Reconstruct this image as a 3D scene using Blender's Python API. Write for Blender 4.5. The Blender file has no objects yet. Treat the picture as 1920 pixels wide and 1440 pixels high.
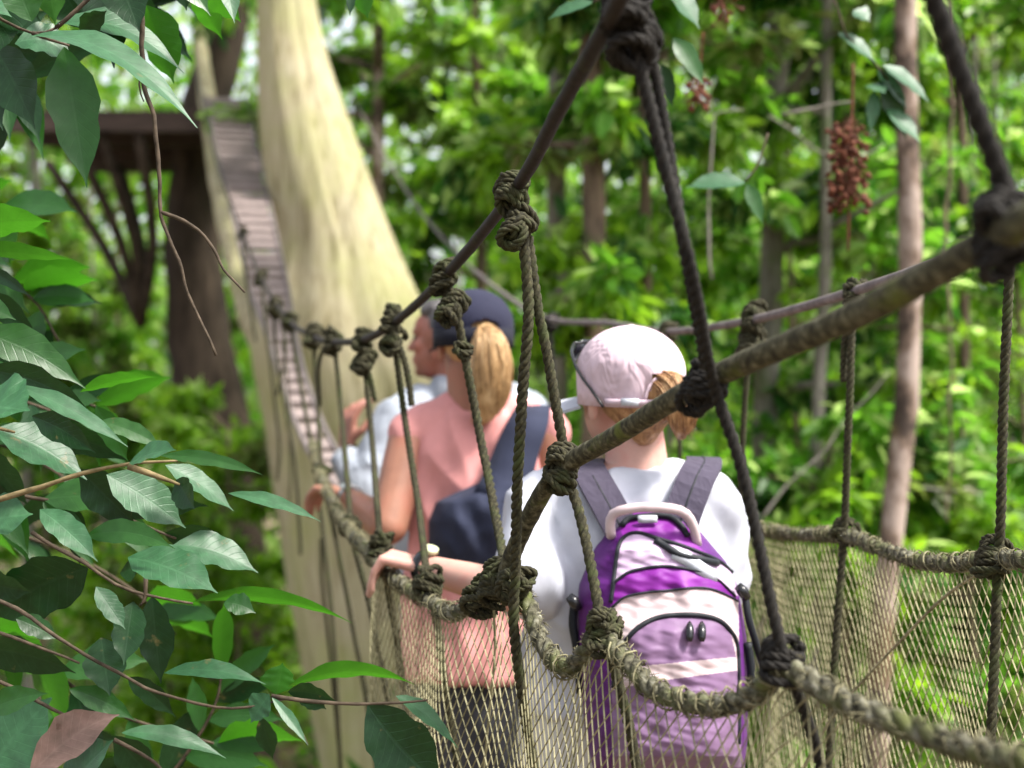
import bpy, bmesh, math, random
import numpy as np
from mathutils import Vector, Matrix, noise

random.seed(7)
rng = np.random.default_rng(11)
SC = bpy.context.scene
COL = SC.collection

# ------------------------------------------------------------------ camera, sky, sun, exposure
F = 2640.0                                   # focal length in pixels of a 1920 px wide frame
cam_data = bpy.data.cameras.new('camera')
cam = bpy.data.objects.new('camera', cam_data)
COL.objects.link(cam)
cam.location = (0, 0, 0)
cam.rotation_euler = (math.radians(90), 0, 0)
cam_data.sensor_width = 36.0
cam_data.lens = F / 1920 * 36
cam_data.clip_start = 0.05
cam_data.clip_end = 500
cam_data.dof.use_dof = True
cam_data.dof.focus_distance = 2.0
cam_data.dof.aperture_fstop = 3.2
SC.camera = cam

SUN_EL, SUN_AZ = 57.0, 112.0                   # azimuth clockwise from +Y: over the forest, to the right
w = bpy.data.worlds.new('World')
SC.world = w
w.use_nodes = True
nt = w.node_tree
bg = nt.nodes['Background']
sky = nt.nodes.new('ShaderNodeTexSky')
sky.sky_type = 'NISHITA'
sky.sun_disc = False
sky.sun_elevation = math.radians(SUN_EL)
sky.sun_rotation = math.radians(SUN_AZ)
sky.air_density = 1.0
sky.dust_density = 4.0
sky.ozone_density = 0.6
hs = nt.nodes.new('ShaderNodeHueSaturation')
hs.inputs['Saturation'].default_value = 0.35
nt.links.new(sky.outputs[0], hs.inputs['Color'])
nt.links.new(hs.outputs[0], bg.inputs[0])
bg.inputs[1].default_value = 0.125

sd = bpy.data.lights.new('sun', 'SUN')
sd.energy = 2.8
sd.angle = math.radians(10)
sd.color = (1.0, 0.96, 0.88)
sun = bpy.data.objects.new('sun', sd)
COL.objects.link(sun)
se, sa = math.radians(SUN_EL), math.radians(SUN_AZ)
to_sun = Vector((math.cos(se) * math.sin(sa), math.cos(se) * math.cos(sa), math.sin(se)))
sun.rotation_euler = to_sun.to_track_quat('Z', 'Y').to_euler()

SC.view_settings.view_transform = 'Standard'
SC.view_settings.look = 'None'
SC.view_settings.exposure = 1.66
SC.view_settings.gamma = 1.0
SC.cycles.use_denoising = True
SC.cycles.max_bounces = 8
SC.cycles.transparent_max_bounces = 8


def P(px, py, Y):
    return Vector(((px - 960) / F * Y, Y, (720 - py) / F * Y))


def PX(pts):
    return [P(*p) for p in pts]


# ------------------------------------------------------------------ materials
def mat(name, build):
    m = bpy.data.materials.new(name)
    m.use_nodes = True
    n = m.node_tree
    b = n.nodes['Principled BSDF']
    build(n, b)
    return m


def N(n, t, **kw):
    x = n.nodes.new(t)
    for k, v in kw.items():
        if k in x.inputs:
            x.inputs[k].default_value = v
        else:
            setattr(x, k, v)
    return x


def coords(n, scale=(1, 1, 1), rot=(0, 0, 0)):
    tc = N(n, 'ShaderNodeTexCoord')
    mp = N(n, 'ShaderNodeMapping')
    mp.inputs['Scale'].default_value = scale
    mp.inputs['Rotation'].default_value = rot
    n.links.new(tc.outputs['Object'], mp.inputs[0])
    return mp.outputs[0]


def noise_col(n, vec, scale, stops, detail=6, rough=0.6, dist=0.0):
    t = N(n, 'ShaderNodeTexNoise', Scale=scale, Detail=detail, Roughness=rough, Distortion=dist)
    n.links.new(vec, t.inputs['Vector'])
    r = N(n, 'ShaderNodeValToRGB')
    e = r.color_ramp.elements
    while len(e) < len(stops):
        e.new(0.5)
    for el, (p, c) in zip(e, stops):
        el.position = p
        el.color = (*c, 1)
    n.links.new(t.outputs['Fac'], r.inputs[0])
    return r.outputs[0], t.outputs['Fac']


def bump(n, b, h, strength=0.4, dist=0.01):
    bp = N(n, 'ShaderNodeBump', Strength=strength, Distance=dist)
    n.links.new(h, bp.inputs['Height'])
    n.links.new(bp.outputs[0], b.inputs['Normal'])
    return bp


def mixc(n, fac, a, b, mode='MIX'):
    m = N(n, 'ShaderNodeMix')
    m.data_type = 'RGBA'
    m.blend_type = mode
    for s, v in ((m.inputs[0], fac), (m.inputs[6], a), (m.inputs[7], b)):
        if hasattr(v, 'is_output'):
            n.links.new(v, s)
        else:
            s.default_value = v if isinstance(v, float) else (*v, 1)
    return m.outputs[2]


def m_noise(name, stops, scale=8, rough=0.85, bstr=0.4, bdist=0.01, stretch=(1, 1, 1), detail=6, spec=0.3, rot=(0, 0, 0), dist=0.0, moss=None):
    def f(n, b):
        v = coords(n, stretch, rot)
        c, h = noise_col(n, v, scale, stops, detail, dist=dist)
        if moss:
            v2 = coords(n)
            c2, h2 = noise_col(n, v2, moss[1], [(moss[2], (0, 0, 0)), (moss[3], (1, 1, 1))], 5)
            c = mixc(n, c2, c, moss[0])
        n.links.new(c, b.inputs['Base Color'])
        b.inputs['Roughness'].default_value = rough
        b.inputs['Specular IOR Level'].default_value = spec
        bump(n, b, h, bstr, bdist)
    return mat(name, f)


M = {}
M['cable'] = m_noise('cable sheath', [(0.3, (0.008, 0.005, 0.0045)), (0.7, (0.022, 0.015, 0.013))], 60, 0.75, 0.5, 0.002, moss=((0.028, 0.032, 0.012), 25, 0.55, 0.75))
M['pale_cable'] = m_noise('weathered cable', [(0.3, (0.085, 0.07, 0.068)), (0.7, (0.19, 0.16, 0.155))], 40, 0.8, 0.4, 0.002)
M['rope'] = m_noise('dark laid rope', [(0.3, (0.009, 0.008, 0.004)), (0.55, (0.033, 0.030, 0.014)), (0.8, (0.09, 0.083, 0.040))], 170, 0.9, 0.6, 0.002, moss=((0.035, 0.045, 0.012), 22, 0.5, 0.72))
M['rope_dark'] = m_noise('dark rope painted backlit', [(0.3, (0.004, 0.0035, 0.003)), (0.7, (0.017, 0.014, 0.011))], 120, 0.85, 0.6, 0.002)  # darker than the other ropes: backlit shade is put into the colour
M['thick_rope'] = m_noise('mossy thick rope', [(0.34, (0.014, 0.012, 0.007)), (0.52, (0.055, 0.050, 0.026)), (0.72, (0.16, 0.15, 0.10))], 95, 0.9, 0.6, 0.003, moss=((0.085, 0.10, 0.018), 16, 0.54, 0.68))
M['net_rope'] = m_noise('weathered border rope', [(0.36, (0.02, 0.018, 0.011)), (0.52, (0.085, 0.08, 0.052)), (0.72, (0.23, 0.22, 0.17))], 75, 0.95, 0.8, 0.004, moss=((0.075, 0.085, 0.025), 18, 0.48, 0.66))
M['twine'] = m_noise('straw coloured twine', [(0.35, (0.115, 0.108, 0.055)), (0.65, (0.31, 0.285, 0.17))], 30, 0.9, 0.2, 0.001)
M['old_twine'] = m_noise('weathered whipping twine', [(0.38, (0.045, 0.04, 0.02)), (0.62, (0.24, 0.22, 0.13))], 45, 0.95, 0.2, 0.001)
M['plank'] = m_noise('weathered planks', [(0.3, (0.13, 0.10, 0.095)), (0.7, (0.29, 0.235, 0.22))], 6, 0.85, 0.4, 0.004, stretch=(1, 6, 6))
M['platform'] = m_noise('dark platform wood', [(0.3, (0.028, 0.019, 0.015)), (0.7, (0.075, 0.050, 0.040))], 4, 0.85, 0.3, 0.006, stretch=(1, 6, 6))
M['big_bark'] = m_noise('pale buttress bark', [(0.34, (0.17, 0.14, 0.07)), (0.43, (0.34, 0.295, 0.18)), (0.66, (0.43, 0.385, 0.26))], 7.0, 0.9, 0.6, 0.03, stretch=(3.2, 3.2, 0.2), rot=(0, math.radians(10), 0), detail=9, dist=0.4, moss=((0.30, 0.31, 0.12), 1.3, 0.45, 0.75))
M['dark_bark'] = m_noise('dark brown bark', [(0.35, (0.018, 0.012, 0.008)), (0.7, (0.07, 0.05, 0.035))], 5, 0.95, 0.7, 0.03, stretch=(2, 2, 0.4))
M['brown_bark'] = m_noise('brown bark', [(0.35, (0.07, 0.05, 0.035)), (0.65, (0.17, 0.125, 0.085))], 9, 0.95, 0.7, 0.02, stretch=(2, 2, 0.5), moss=((0.07, 0.10, 0.03), 3, 0.55, 0.7))
M['grey_bark'] = m_noise('grey bark', [(0.35, (0.11, 0.10, 0.08)), (0.65, (0.24, 0.22, 0.19))], 9, 0.95, 0.6, 0.02, stretch=(2, 2, 0.6), moss=((0.10, 0.14, 0.05), 3, 0.52, 0.7))
M['mottled_bark'] = m_noise('mottled pink grey bark', [(0.42, (0.05, 0.036, 0.028)), (0.49, (0.17, 0.12, 0.09)), (0.60, (0.34, 0.27, 0.23))], 4, 0.9, 0.4, 0.01, stretch=(1.5, 1.5, 1.0), detail=7, moss=((0.13, 0.085, 0.05), 2.2, 0.56, 0.62))
M['twig'] = m_noise('brown twig', [(0.35, (0.028, 0.020, 0.012)), (0.7, (0.095, 0.068, 0.045))], 60, 0.85, 0.5, 0.002)
M['stem'] = m_noise('olive stem', [(0.35, (0.08, 0.06, 0.025)), (0.7, (0.24, 0.18, 0.09))], 50, 0.8, 0.4, 0.002)
M['rust'] = m_noise('rusty dry fruit', [(0.35, (0.045, 0.012, 0.007)), (0.7, (0.16, 0.050, 0.020))], 60, 0.8, 0.5, 0.003)
M['ground'] = m_noise('leaf litter', [(0.3, (0.035, 0.04, 0.015)), (0.5, (0.12, 0.085, 0.05)), (0.7, (0.20, 0.15, 0.10))], 1.4, 0.95, 0.6, 0.1, detail=10)


def leaf_mat(name, cols, trans, tcol, rough=0.4, veins=False, spots=None, spec=0.5):
    def f(n, b):
        out = n.nodes['Material Output']
        geo = N(n, 'ShaderNodeNewGeometry')
        r = N(n, 'ShaderNodeValToRGB')
        e = r.color_ramp.elements
        while len(e) < len(cols):
            e.new(0.5)
        for i, (el, c) in enumerate(zip(e, cols)):
            el.position = i / (len(cols) - 1)
            el.color = (*c, 1)
        n.links.new(geo.outputs['Random Per Island'], r.inputs[0])
        c = r.outputs[0]
        tc_col = mixc(n, 0.72, c, tcol)
        if veins:
            uv = N(n, 'ShaderNodeUVMap')
            sep = N(n, 'ShaderNodeSeparateXYZ')
            n.links.new(uv.outputs[0], sep.inputs[0])
            ab = N(n, 'ShaderNodeMath', operation='ABSOLUTE')
            n.links.new(sep.outputs[0], ab.inputs[0])
            # side veins: frac(9*(v - 0.28*|u|))
            m1 = N(n, 'ShaderNodeMath', operation='MULTIPLY_ADD')
            n.links.new(ab.outputs[0], m1.inputs[0]); m1.inputs[1].default_value = -0.17
            n.links.new(sep.outputs[1], m1.inputs[2])
            m2 = N(n, 'ShaderNodeMath', operation='MULTIPLY'); m2.inputs[1].default_value = 11.0
            n.links.new(m1.outputs[0], m2.inputs[0])
            fr = N(n, 'ShaderNodeMath', operation='PINGPONG'); fr.inputs[1].default_value = 0.5
            n.links.new(m2.outputs[0], fr.inputs[0])
            sm = N(n, 'ShaderNodeMapRange', interpolation_type='SMOOTHSTEP')
            sm.inputs[1].default_value = 0.0; sm.inputs[2].default_value = 0.10
            sm.inputs[3].default_value = 1.0; sm.inputs[4].default_value = 0.0
            n.links.new(fr.outputs[0], sm.inputs[0])
            md = N(n, 'ShaderNodeMapRange', interpolation_type='SMOOTHSTEP')
            md.inputs[1].default_value = 0.02; md.inputs[2].default_value = 0.09
            md.inputs[3].default_value = 1.0; md.inputs[4].default_value = 0.0
            n.links.new(ab.outputs[0], md.inputs[0])
            mx = N(n, 'ShaderNodeMath', operation='MAXIMUM')
            n.links.new(sm.outputs[0], mx.inputs[0]); n.links.new(md.outputs[0], mx.inputs[1])
            ml = N(n, 'ShaderNodeMath', operation='MULTIPLY'); ml.inputs[1].default_value = 0.22
            n.links.new(mx.outputs[0], ml.inputs[0])
            light = tuple(min(1, 1.6 * x + 0.015) for x in cols[-1])
            c = mixc(n, ml.outputs[0], c, light)
            dk = tuple(x * 0.25 for x in tcol)
            tc_col = mixc(n, ml.outputs[0], tc_col, dk)
            v = coords(n)
            _, h = noise_col(n, v, 45, [(0, (0, 0, 0)), (1, (1, 1, 1))], 3)
            hh = N(n, 'ShaderNodeMath', operation='MULTIPLY_ADD'); hh.inputs[1].default_value = -0.9
            n.links.new(mx.outputs[0], hh.inputs[0]); n.links.new(h, hh.inputs[2])
            bp = bump(n, b, hh.outputs[0], 0.16, 0.002)
            cm, _ = noise_col(n, v, 70, [(0.3, (0.62, 0.66, 0.62)), (0.7, (1.3, 1.25, 1.3))], 6)
            c = mixc(n, 0.75, c, cm, 'MULTIPLY')
            cs, _ = noise_col(n, v, 30, [(0.66, (0, 0, 0)), (0.74, (1, 1, 1))], 4)
            c = mixc(n, cs, c, spots or (0.10, 0.085, 0.03))
        n.links.new(c, b.inputs['Base Color'])
        b.inputs['Roughness'].default_value = rough
        b.inputs['Specular IOR Level'].default_value = spec
        tr = N(n, 'ShaderNodeBsdfTranslucent')
        n.links.new(tc_col, tr.inputs[0])
        ms = N(n, 'ShaderNodeMixShader')
        ms.inputs[0].default_value = trans
        n.links.new(b.outputs[0], ms.inputs[1])
        n.links.new(tr.outputs[0], ms.inputs[2])
        n.links.new(ms.outputs[0], out.inputs[0])
    return mat(name, f)


M['leaf_yellow'] = leaf_mat('yellow green leaves', [(0.065, 0.17, 0.008), (0.12, 0.25, 0.013), (0.18, 0.30, 0.02)], 0.58, (0.40, 0.72, 0.035), 0.45, False, None, 0.28)
M['leaf_mid'] = leaf_mat('mid green leaves', [(0.026, 0.092, 0.008), (0.055, 0.155, 0.013), (0.095, 0.21, 0.02)], 0.52, (0.27, 0.66, 0.04), 0.45, False, None, 0.28)
M['leaf_deep'] = leaf_mat('deep green leaves', [(0.012, 0.05, 0.008), (0.022, 0.078, 0.012), (0.045, 0.11, 0.02)], 0.35, (0.08, 0.30, 0.025), 0.45, False, None, 0.28)
M['leaf_olive'] = leaf_mat('olive leaves', [(0.05, 0.075, 0.015), (0.09, 0.13, 0.03), (0.15, 0.13, 0.05)], 0.45, (0.32, 0.45, 0.08), 0.45)
M['leaf_lit'] = leaf_mat('pale leaves painted sunlit', [(0.13, 0.24, 0.04), (0.20, 0.30, 0.07)], 0.6, (0.62, 0.85, 0.26), 0.4)  # paler copy: sun on the foliage is put into the colour
M['fg_dark'] = leaf_mat('glossy leaf painted shaded', [(0.005, 0.022, 0.006), (0.009, 0.036, 0.010)], 0.13, (0.03, 0.15, 0.012), 0.36, True, None, 0.3)  # shade on the undersides is put into this darker leaf colour
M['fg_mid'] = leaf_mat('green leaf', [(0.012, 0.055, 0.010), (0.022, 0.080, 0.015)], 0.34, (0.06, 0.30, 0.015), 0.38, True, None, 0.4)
M['fg_bright'] = leaf_mat('bright leaf painted backlit', [(0.022, 0.10, 0.010), (0.04, 0.14, 0.014)], 0.50, (0.058, 0.25, 0.007), 0.45, True, None, 0.3)  # light shining through the blade is put into this brighter green
M['fg_sheen'] = leaf_mat('grey green leaf painted sheen', [(0.013, 0.062, 0.020), (0.028, 0.092, 0.036)], 0.15, (0.05, 0.22, 0.03), 0.44, True, None, 0.38)  # sky sheen on upper faces is put into the greyer base colour
M['fg_dead'] = leaf_mat('withered brown leaf', [(0.13, 0.082, 0.065), (0.17, 0.105, 0.085)], 0.15, (0.30, 0.14, 0.08), 0.7, True, (0.07, 0.035, 0.025))


def fabric(name, col, rough=0.85, var=0.10, wr=9.0, bstr=0.35, sheen=0.03):
    def f(n, b):
        v = coords(n)
        lo = tuple(x * (1 - var) for x in col)
        hi = tuple(min(1, x * (1 + var)) for x in col)
        c, _ = noise_col(n, v, 14, [(0.3, lo), (0.7, hi)], 5)
        _, h = noise_col(n, coords(n, (1, 1, 0.6)), wr, [(0, (0, 0, 0)), (1, (1, 1, 1))], 2, dist=0.6)
        n.links.new(c, b.inputs['Base Color'])
        b.inputs['Roughness'].default_value = rough
        b.inputs['Specular IOR Level'].default_value = 0.25
        b.inputs['Sheen Weight'].default_value = sheen
        bump(n, b, h, bstr, 0.03)
    return mat(name, f)


def skin(name, col, red):
    def f(n, b):
        v = coords(n)
        c, h = noise_col(n, v, 16, [(0.25, tuple(x * .78 for x in col)), (0.45, col), (0.62, red), (0.8, tuple(min(1, x * 1.12) for x in col))], 7)
        n.links.new(c, b.inputs['Base Color'])
        b.inputs['Roughness'].default_value = 0.55
        b.inputs['Subsurface Weight'].default_value = 0.12
        b.inputs['Subsurface Radius'].default_value = (0.012, 0.005, 0.003)
        bump(n, b, h, 0.1, 0.002)
    return mat(name, f)


M['skin_fair'] = skin('fair pink skin', (0.50, 0.285, 0.23), (0.52, 0.25, 0.205))
M['skin_tan'] = skin('tanned skin', (0.30, 0.137, 0.088), (0.33, 0.130, 0.085))
M['skin_ruddy'] = skin('ruddy tanned skin', (0.25, 0.10, 0.068), (0.29, 0.098, 0.065))
M['white_cotton'] = fabric('white cotton', (0.43, 0.44, 0.50), wr=7, bstr=0.5)
M['stone_cotton'] = fabric('stone cotton', (0.50, 0.49, 0.47))
M['pink_cotton'] = fabric('salmon pink cotton', (0.56, 0.245, 0.235), wr=6, bstr=0.5)
M['black_cotton'] = fabric('black cotton', (0.02, 0.02, 0.024))
M['grey_blue'] = fabric('pale blue grey shirt', (0.27, 0.295, 0.34), wr=10, bstr=0.7)
M['grey_cotton'] = fabric('grey trousers', (0.22, 0.19, 0.18))
M['pink_cap'] = fabric('pale pink cap cloth', (0.56, 0.43, 0.49), wr=22, bstr=0.45, var=.12)
M['navy'] = fabric('navy cloth', (0.018, 0.022, 0.045), wr=8, bstr=0.5)
M['navy_cap'] = fabric('navy cap cloth', (0.012, 0.013, 0.032), wr=16, bstr=0.1)
M['navy_band'] = fabric('dark navy band', (0.005, 0.006, 0.014), wr=16, bstr=0.1)
M['strap'] = fabric('dark violet grey webbing', (0.05, 0.042, 0.066), wr=30, bstr=0.2)
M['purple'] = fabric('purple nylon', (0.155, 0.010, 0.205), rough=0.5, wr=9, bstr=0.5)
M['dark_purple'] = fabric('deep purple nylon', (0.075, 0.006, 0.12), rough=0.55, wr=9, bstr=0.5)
M['lavender'] = fabric('lavender nylon', (0.47, 0.34, 0.49), rough=0.55, wr=9, bstr=0.35)
M['mauve'] = fabric('mauve nylon', (0.17, 0.098, 0.185), rough=0.55, wr=9, bstr=0.45)
M['beige'] = fabric('pale pink beige nylon', (0.47, 0.37, 0.385), rough=0.55, wr=9, bstr=0.35)
M['black_trim'] = fabric('black piping', (0.008, 0.010, 0.014), rough=0.6, bstr=0.05)


def plastic(name, col, rough=0.35, metal=0.0):
    def f(n, b):
        c, h = noise_col(n, coords(n), 40, [(0.3, tuple(x * 0.85 for x in col)), (0.7, col)], 3)
        n.links.new(c, b.inputs['Base Color'])
        b.inputs['Roughness'].default_value = rough
        b.inputs['Metallic'].default_value = metal
    return mat(name, f)


M['black_plastic'] = plastic('black plastic', (0.012, 0.012, 0.014), 0.25)
M['lens'] = plastic('dark lens', (0.01, 0.012, 0.02), 0.08)
M['buckle'] = plastic('pale grey buckle', (0.50, 0.52, 0.58), 0.35)
M['metal'] = plastic('steel watch', (0.55, 0.56, 0.55), 0.3, 0.8)
M['watch_pale'] = plastic('pale yellow green watch', (0.55, 0.60, 0.38), 0.4)
M['eye'] = plastic('eye', (0.10, 0.06, 0.04), 0.1)


def hair(name, stops):
    def f(n, b):
        v = coords(n, (26, 26, 2.2))
        c, h = noise_col(n, v, 3.5, stops, 5, dist=0.5)
        n.links.new(c, b.inputs['Base Color'])
        b.inputs['Roughness'].default_value = 0.45
        bump(n, b, h, 0.8, 0.008)
    return mat(name, f)


M['blond'] = hair('blond hair', [(0.3, (0.27, 0.145, 0.06)), (0.5, (0.50, 0.31, 0.14)), (0.7, (0.66, 0.46, 0.25))])
M['ginger'] = hair('light brown hair', [(0.3, (0.17, 0.08, 0.03)), (0.5, (0.36, 0.19, 0.08)), (0.7, (0.55, 0.34, 0.16))])
M['dark_hair'] = hair('greying dark hair', [(0.3, (0.015, 0.013, 0.013)), (0.7, (0.09, 0.08, 0.08))])


# ------------------------------------------------------------------ scene objects
WLOC = {}


def tag(o, label, cat, group=None, kind=None):
    if label: o['label'] = label
    if cat: o['category'] = cat
    if group: o['group'] = group
    if kind: o['kind'] = kind
    return o


def thing(name, label, cat, loc=(0, 0, 0), group=None):
    o = bpy.data.objects.new(name, None)
    COL.objects.link(o)
    o.location = loc
    o.empty_display_size = 0.1
    WLOC[o.name] = Vector(loc)
    return tag(o, label, cat, group)


class MB:
    """collects shapes in world space and links them as one mesh object"""
    def __init__(s):
        s.V, s.Q, s.n, s.mi, s.cur, s.uv = [], [], 0, [], 0, []

    def add(s, v, f, uv=None):
        v = np.asarray(v, dtype=float).reshape(-1, 3)
        s.V.append(v)
        for q in f:
            s.Q.append([i + s.n for i in q])
            s.mi.append(s.cur)
        s.uv.append(np.zeros((len(v), 2)) if uv is None else np.asarray(uv, dtype=float))
        s.n += len(v)

    def verts(s):
        return np.concatenate(s.V) if s.V else np.zeros((0, 3))

    def build(s, name, mats, parent=None, smooth=True, origin=None, label=None):
        if not isinstance(mats, (list, tuple)): mats = [mats]
        v = s.verts()
        if parent is not None:
            org = WLOC[parent.name]
        else:
            org = Vector(origin) if origin is not None else Vector((v[:, 0].mean(), v[:, 1].mean(), v[:, 2].min()))
        me = bpy.data.meshes.new(name)
        me.from_pydata((v - np.array(org)).tolist(), [], s.Q)
        for m in mats: me.materials.append(m)
        if len(mats) > 1: me.polygons.foreach_set('material_index', s.mi)
        uv = np.concatenate(s.uv)
        if uv.any():
            l = me.uv_layers.new(name='UVMap')
            vi = np.zeros(len(me.loops), dtype=np.int32)
            me.loops.foreach_get('vertex_index', vi)
            l.data.foreach_set('uv', uv[vi].ravel())
        me.polygons.foreach_set('use_smooth', [smooth] * len(me.polygons))
        me.update()
        return link(name, me, parent, org, label)


def link(name, me, parent, org, label=None):
    o = bpy.data.objects.new(name, me)
    COL.objects.link(o)
    if parent is None:
        o.location = org
    else:
        o.parent = parent
    WLOC[o.name] = Vector(org)
    if label: o['label'] = label
    return o


def big_mesh(name, v, faces, nside, mats, parent=None, origin=None, smooth=False, midx=None):
    """numpy mesh of equal faces"""
    org = WLOC[parent.name] if parent is not None else Vector(origin or (0, 0, 0))
    me = bpy.data.meshes.new(name)
    nf = len(faces)
    me.vertices.add(len(v))
    me.vertices.foreach_set('co', (v - np.array(org)).astype(np.float32).ravel())
    me.loops.add(nf * nside)
    me.loops.foreach_set('vertex_index', faces.astype(np.int32).ravel())
    me.polygons.add(nf)
    me.polygons.foreach_set('loop_start', np.arange(0, nf * nside, nside, dtype=np.int32))
    me.polygons.foreach_set('use_smooth', np.full(nf, smooth))
    if not isinstance(mats, (list, tuple)): mats = [mats]
    for m in mats: me.materials.append(m)
    if midx is not None: me.polygons.foreach_set('material_index', midx.astype(np.int32))
    me.update(calc_edges=True)
    me.validate()
    return link(name, me, parent, org)


def spline(pts, step):
    """Catmull-Rom through pts, sampled about every step metres"""
    p = [np.array(q, dtype=float) for q in pts]
    if len(p) == 2:
        n = max(2, int(np.linalg.norm(p[1] - p[0]) / step))
        return np.array([p[0] + (p[1] - p[0]) * i / n for i in range(n + 1)])
    p = [2 * p[0] - p[1]] + p + [2 * p[-1] - p[-2]]
    out = []
    for i in range(1, len(p) - 2):
        a, b, c, d = p[i - 1:i + 3]
        n = max(2, int(np.linalg.norm(c - b) / step))
        for k in range(n):
            t = k / n
            out.append(0.5 * (2 * b + (c - a) * t + (2 * a - 5 * b + 4 * c - d) * t * t + (3 * b - a - 3 * c + d) * t ** 3))
    out.append(p[-2])
    return np.array(out)


def frames(c):
    t = np.gradient(c, axis=0)
    t /= np.linalg.norm(t, axis=1, keepdims=True) + 1e-12
    u = np.zeros_like(t)
    a = np.array([0, 0, 1.0]) if abs(t[0][2]) < 0.8 else np.array([1.0, 0, 0])
    u[0] = np.cross(t[0], a)
    u[0] /= np.linalg.norm(u[0])
    for i in range(1, len(c)):
        x = u[i - 1] - t[i] * np.dot(u[i - 1], t[i])
        u[i] = x / (np.linalg.norm(x) + 1e-12)
    return t, u, np.cross(t, u)


def tube(mb, c, r, n=8, lump=0.0, lf=30, caps=True):
    c = np.asarray(c, dtype=float)
    m = len(c)
    r = np.full(m, r) if np.isscalar(r) else np.asarray(r, dtype=float)
    t, u, w_ = frames(c)
    a = np.arange(n) * 2 * math.pi / n
    ca, sa_ = np.cos(a), np.sin(a)
    rr = np.repeat(r[:, None], n, 1)
    if lump:
        for i in range(m):
            for j in range(n):
                q = c[i] + (u[i] * ca[j] + w_[i] * sa_[j]) * r[i]
                rr[i, j] *= 1 + lump * noise.noise(Vector(q * lf))
    v = c[:, None, :] + (u[:, None, :] * ca[None, :, None] + w_[:, None, :] * sa_[None, :, None]) * rr[:, :, None]
    f = []
    for i in range(m - 1):
        for j in range(n):
            k = (j + 1) % n
            f.append((i * n + j, i * n + k, (i + 1) * n + k, (i + 1) * n + j))
    if caps:
        f.append(tuple(range(n - 1, -1, -1)))
        f.append(tuple((m - 1) * n + j for j in range(n)))
    mb.add(v.reshape(-1, 3), f)


def laid_rope(mb, pts, R, strands=3, pitch=None, per=9, sides=6, wob=0.0):
    """twisted rope of several helical strands"""
    pitch = pitch or R * 5.5
    c = spline(pts, pitch / per)
    if wob:
        for i in range(len(c)):
            c[i] += np.array(noise.noise_vector(Vector(c[i] * 9))) * wob
    t, u, w_ = frames(c)
    s = np.concatenate([[0], np.cumsum(np.linalg.norm(np.diff(c, axis=0), axis=1))])
    for k in range(strands):
        ph = 2 * math.pi * (s / pitch + k / strands)
        q = c + (u * np.cos(ph)[:, None] + w_ * np.sin(ph)[:, None]) * (R * 0.5)
        tube(mb, q, R * 0.53, sides)


def knot(mb, p, ax, R, turns=4, rr=0.006, seed=0, lay=False):
    """a bunch of rope turns wrapped round axis ax at p, with a couple of crossing turns"""
    r0 = random.Random(seed)
    ax = Vector(ax).normalized()
    u = ax.orthogonal().normalized()
    v = ax.cross(u)
    p = Vector(p)
    def loop(cen, a, Rr):
        uu = a.orthogonal().normalized(); vv = a.cross(uu)
        e = r0.uniform(0.85, 1.15)
        pts = []
        n = 14
        o = r0.uniform(0, 6)
        for i in range(n + 1):
            th = 2 * math.pi * i / n
            pts.append(cen + uu * math.cos(th) * Rr * e + vv * math.sin(th) * Rr / e + a * (math.sin(th + o) * rr * 0.8 + (i / n - 0.5) * rr * 1.6))
        if lay:
            laid_rope(mb, pts, rr, 3, None, 7, 5)
        else:
            tube(mb, spline(pts, Rr * 0.3), rr, 7)
    for i in range(turns):
        off = (i - (turns - 1) / 2) * rr * 1.75
        a = (ax + u * r0.uniform(-.35, .35) + v * r0.uniform(-.35, .35)).normalized()
        loop(p + ax * off, a, R + rr * 0.6)
    for i in range(max(1, turns // 2)):
        a = (ax * 0.5 + u * r0.uniform(-1, 1) + v * r0.uniform(-1, 1)).normalized()
        loop(p + ax * r0.uniform(-1, 1) * rr * turns * 0.5, a, R + rr * 0.9)


# ------------------------------------------------------------------ ground
g = MB()
nx = 60
gx = np.linspace(-220, 220, nx); gy = np.linspace(-60, 380, nx)
vv = [(x, y, -5.2 + 0.5 * noise.noise(Vector((x * .06, y * .06, 0))) + (0.25 * noise.noise(Vector((x * .3, y * .3, 3))))) for y in gy for x in gx]
g.add(vv, [(j * nx + i, j * nx + i + 1, (j + 1) * nx + i + 1, (j + 1) * nx + i) for j in range(nx - 1) for i in range(nx - 1)])
tag(g.build('ground', M['ground'], origin=(0, 0, -5.2)), 'brown leaf litter on the forest floor far below the bridge', None, None, 'structure')


# ------------------------------------------------------------------ background leaves
def leaf_arrays(cen, d, nrm, L, W):
    """folded two-quad leaves: returns verts (6N,3) and quads (2N,4)"""
    n = len(cen)
    d = d / (np.linalg.norm(d, axis=1, keepdims=True) + 1e-9)
    s = np.cross(d, nrm)
    s /= np.linalg.norm(s, axis=1, keepdims=True) + 1e-9
    nn = np.cross(s, d)
    L = L[:, None]; W = W[:, None]
    v = np.stack([cen,
                  cen + d * L * .30 + s * W * .46 + nn * W * .16,
                  cen + d * L * .66 + s * W * .40 + nn * W * .10,
                  cen + d * L - nn * L * .10,
                  cen + d * L * .66 - s * W * .40 + nn * W * .10,
                  cen + d * L * .30 - s * W * .46 + nn * W * .16], axis=1).reshape(-1, 3)
    b = np.arange(n)[:, None] * 6
    f = np.concatenate([b + np.array([[0, 1, 2, 3]]), b + np.array([[0, 3, 4, 5]])], axis=1).reshape(-1, 4)
    return v, f


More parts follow.
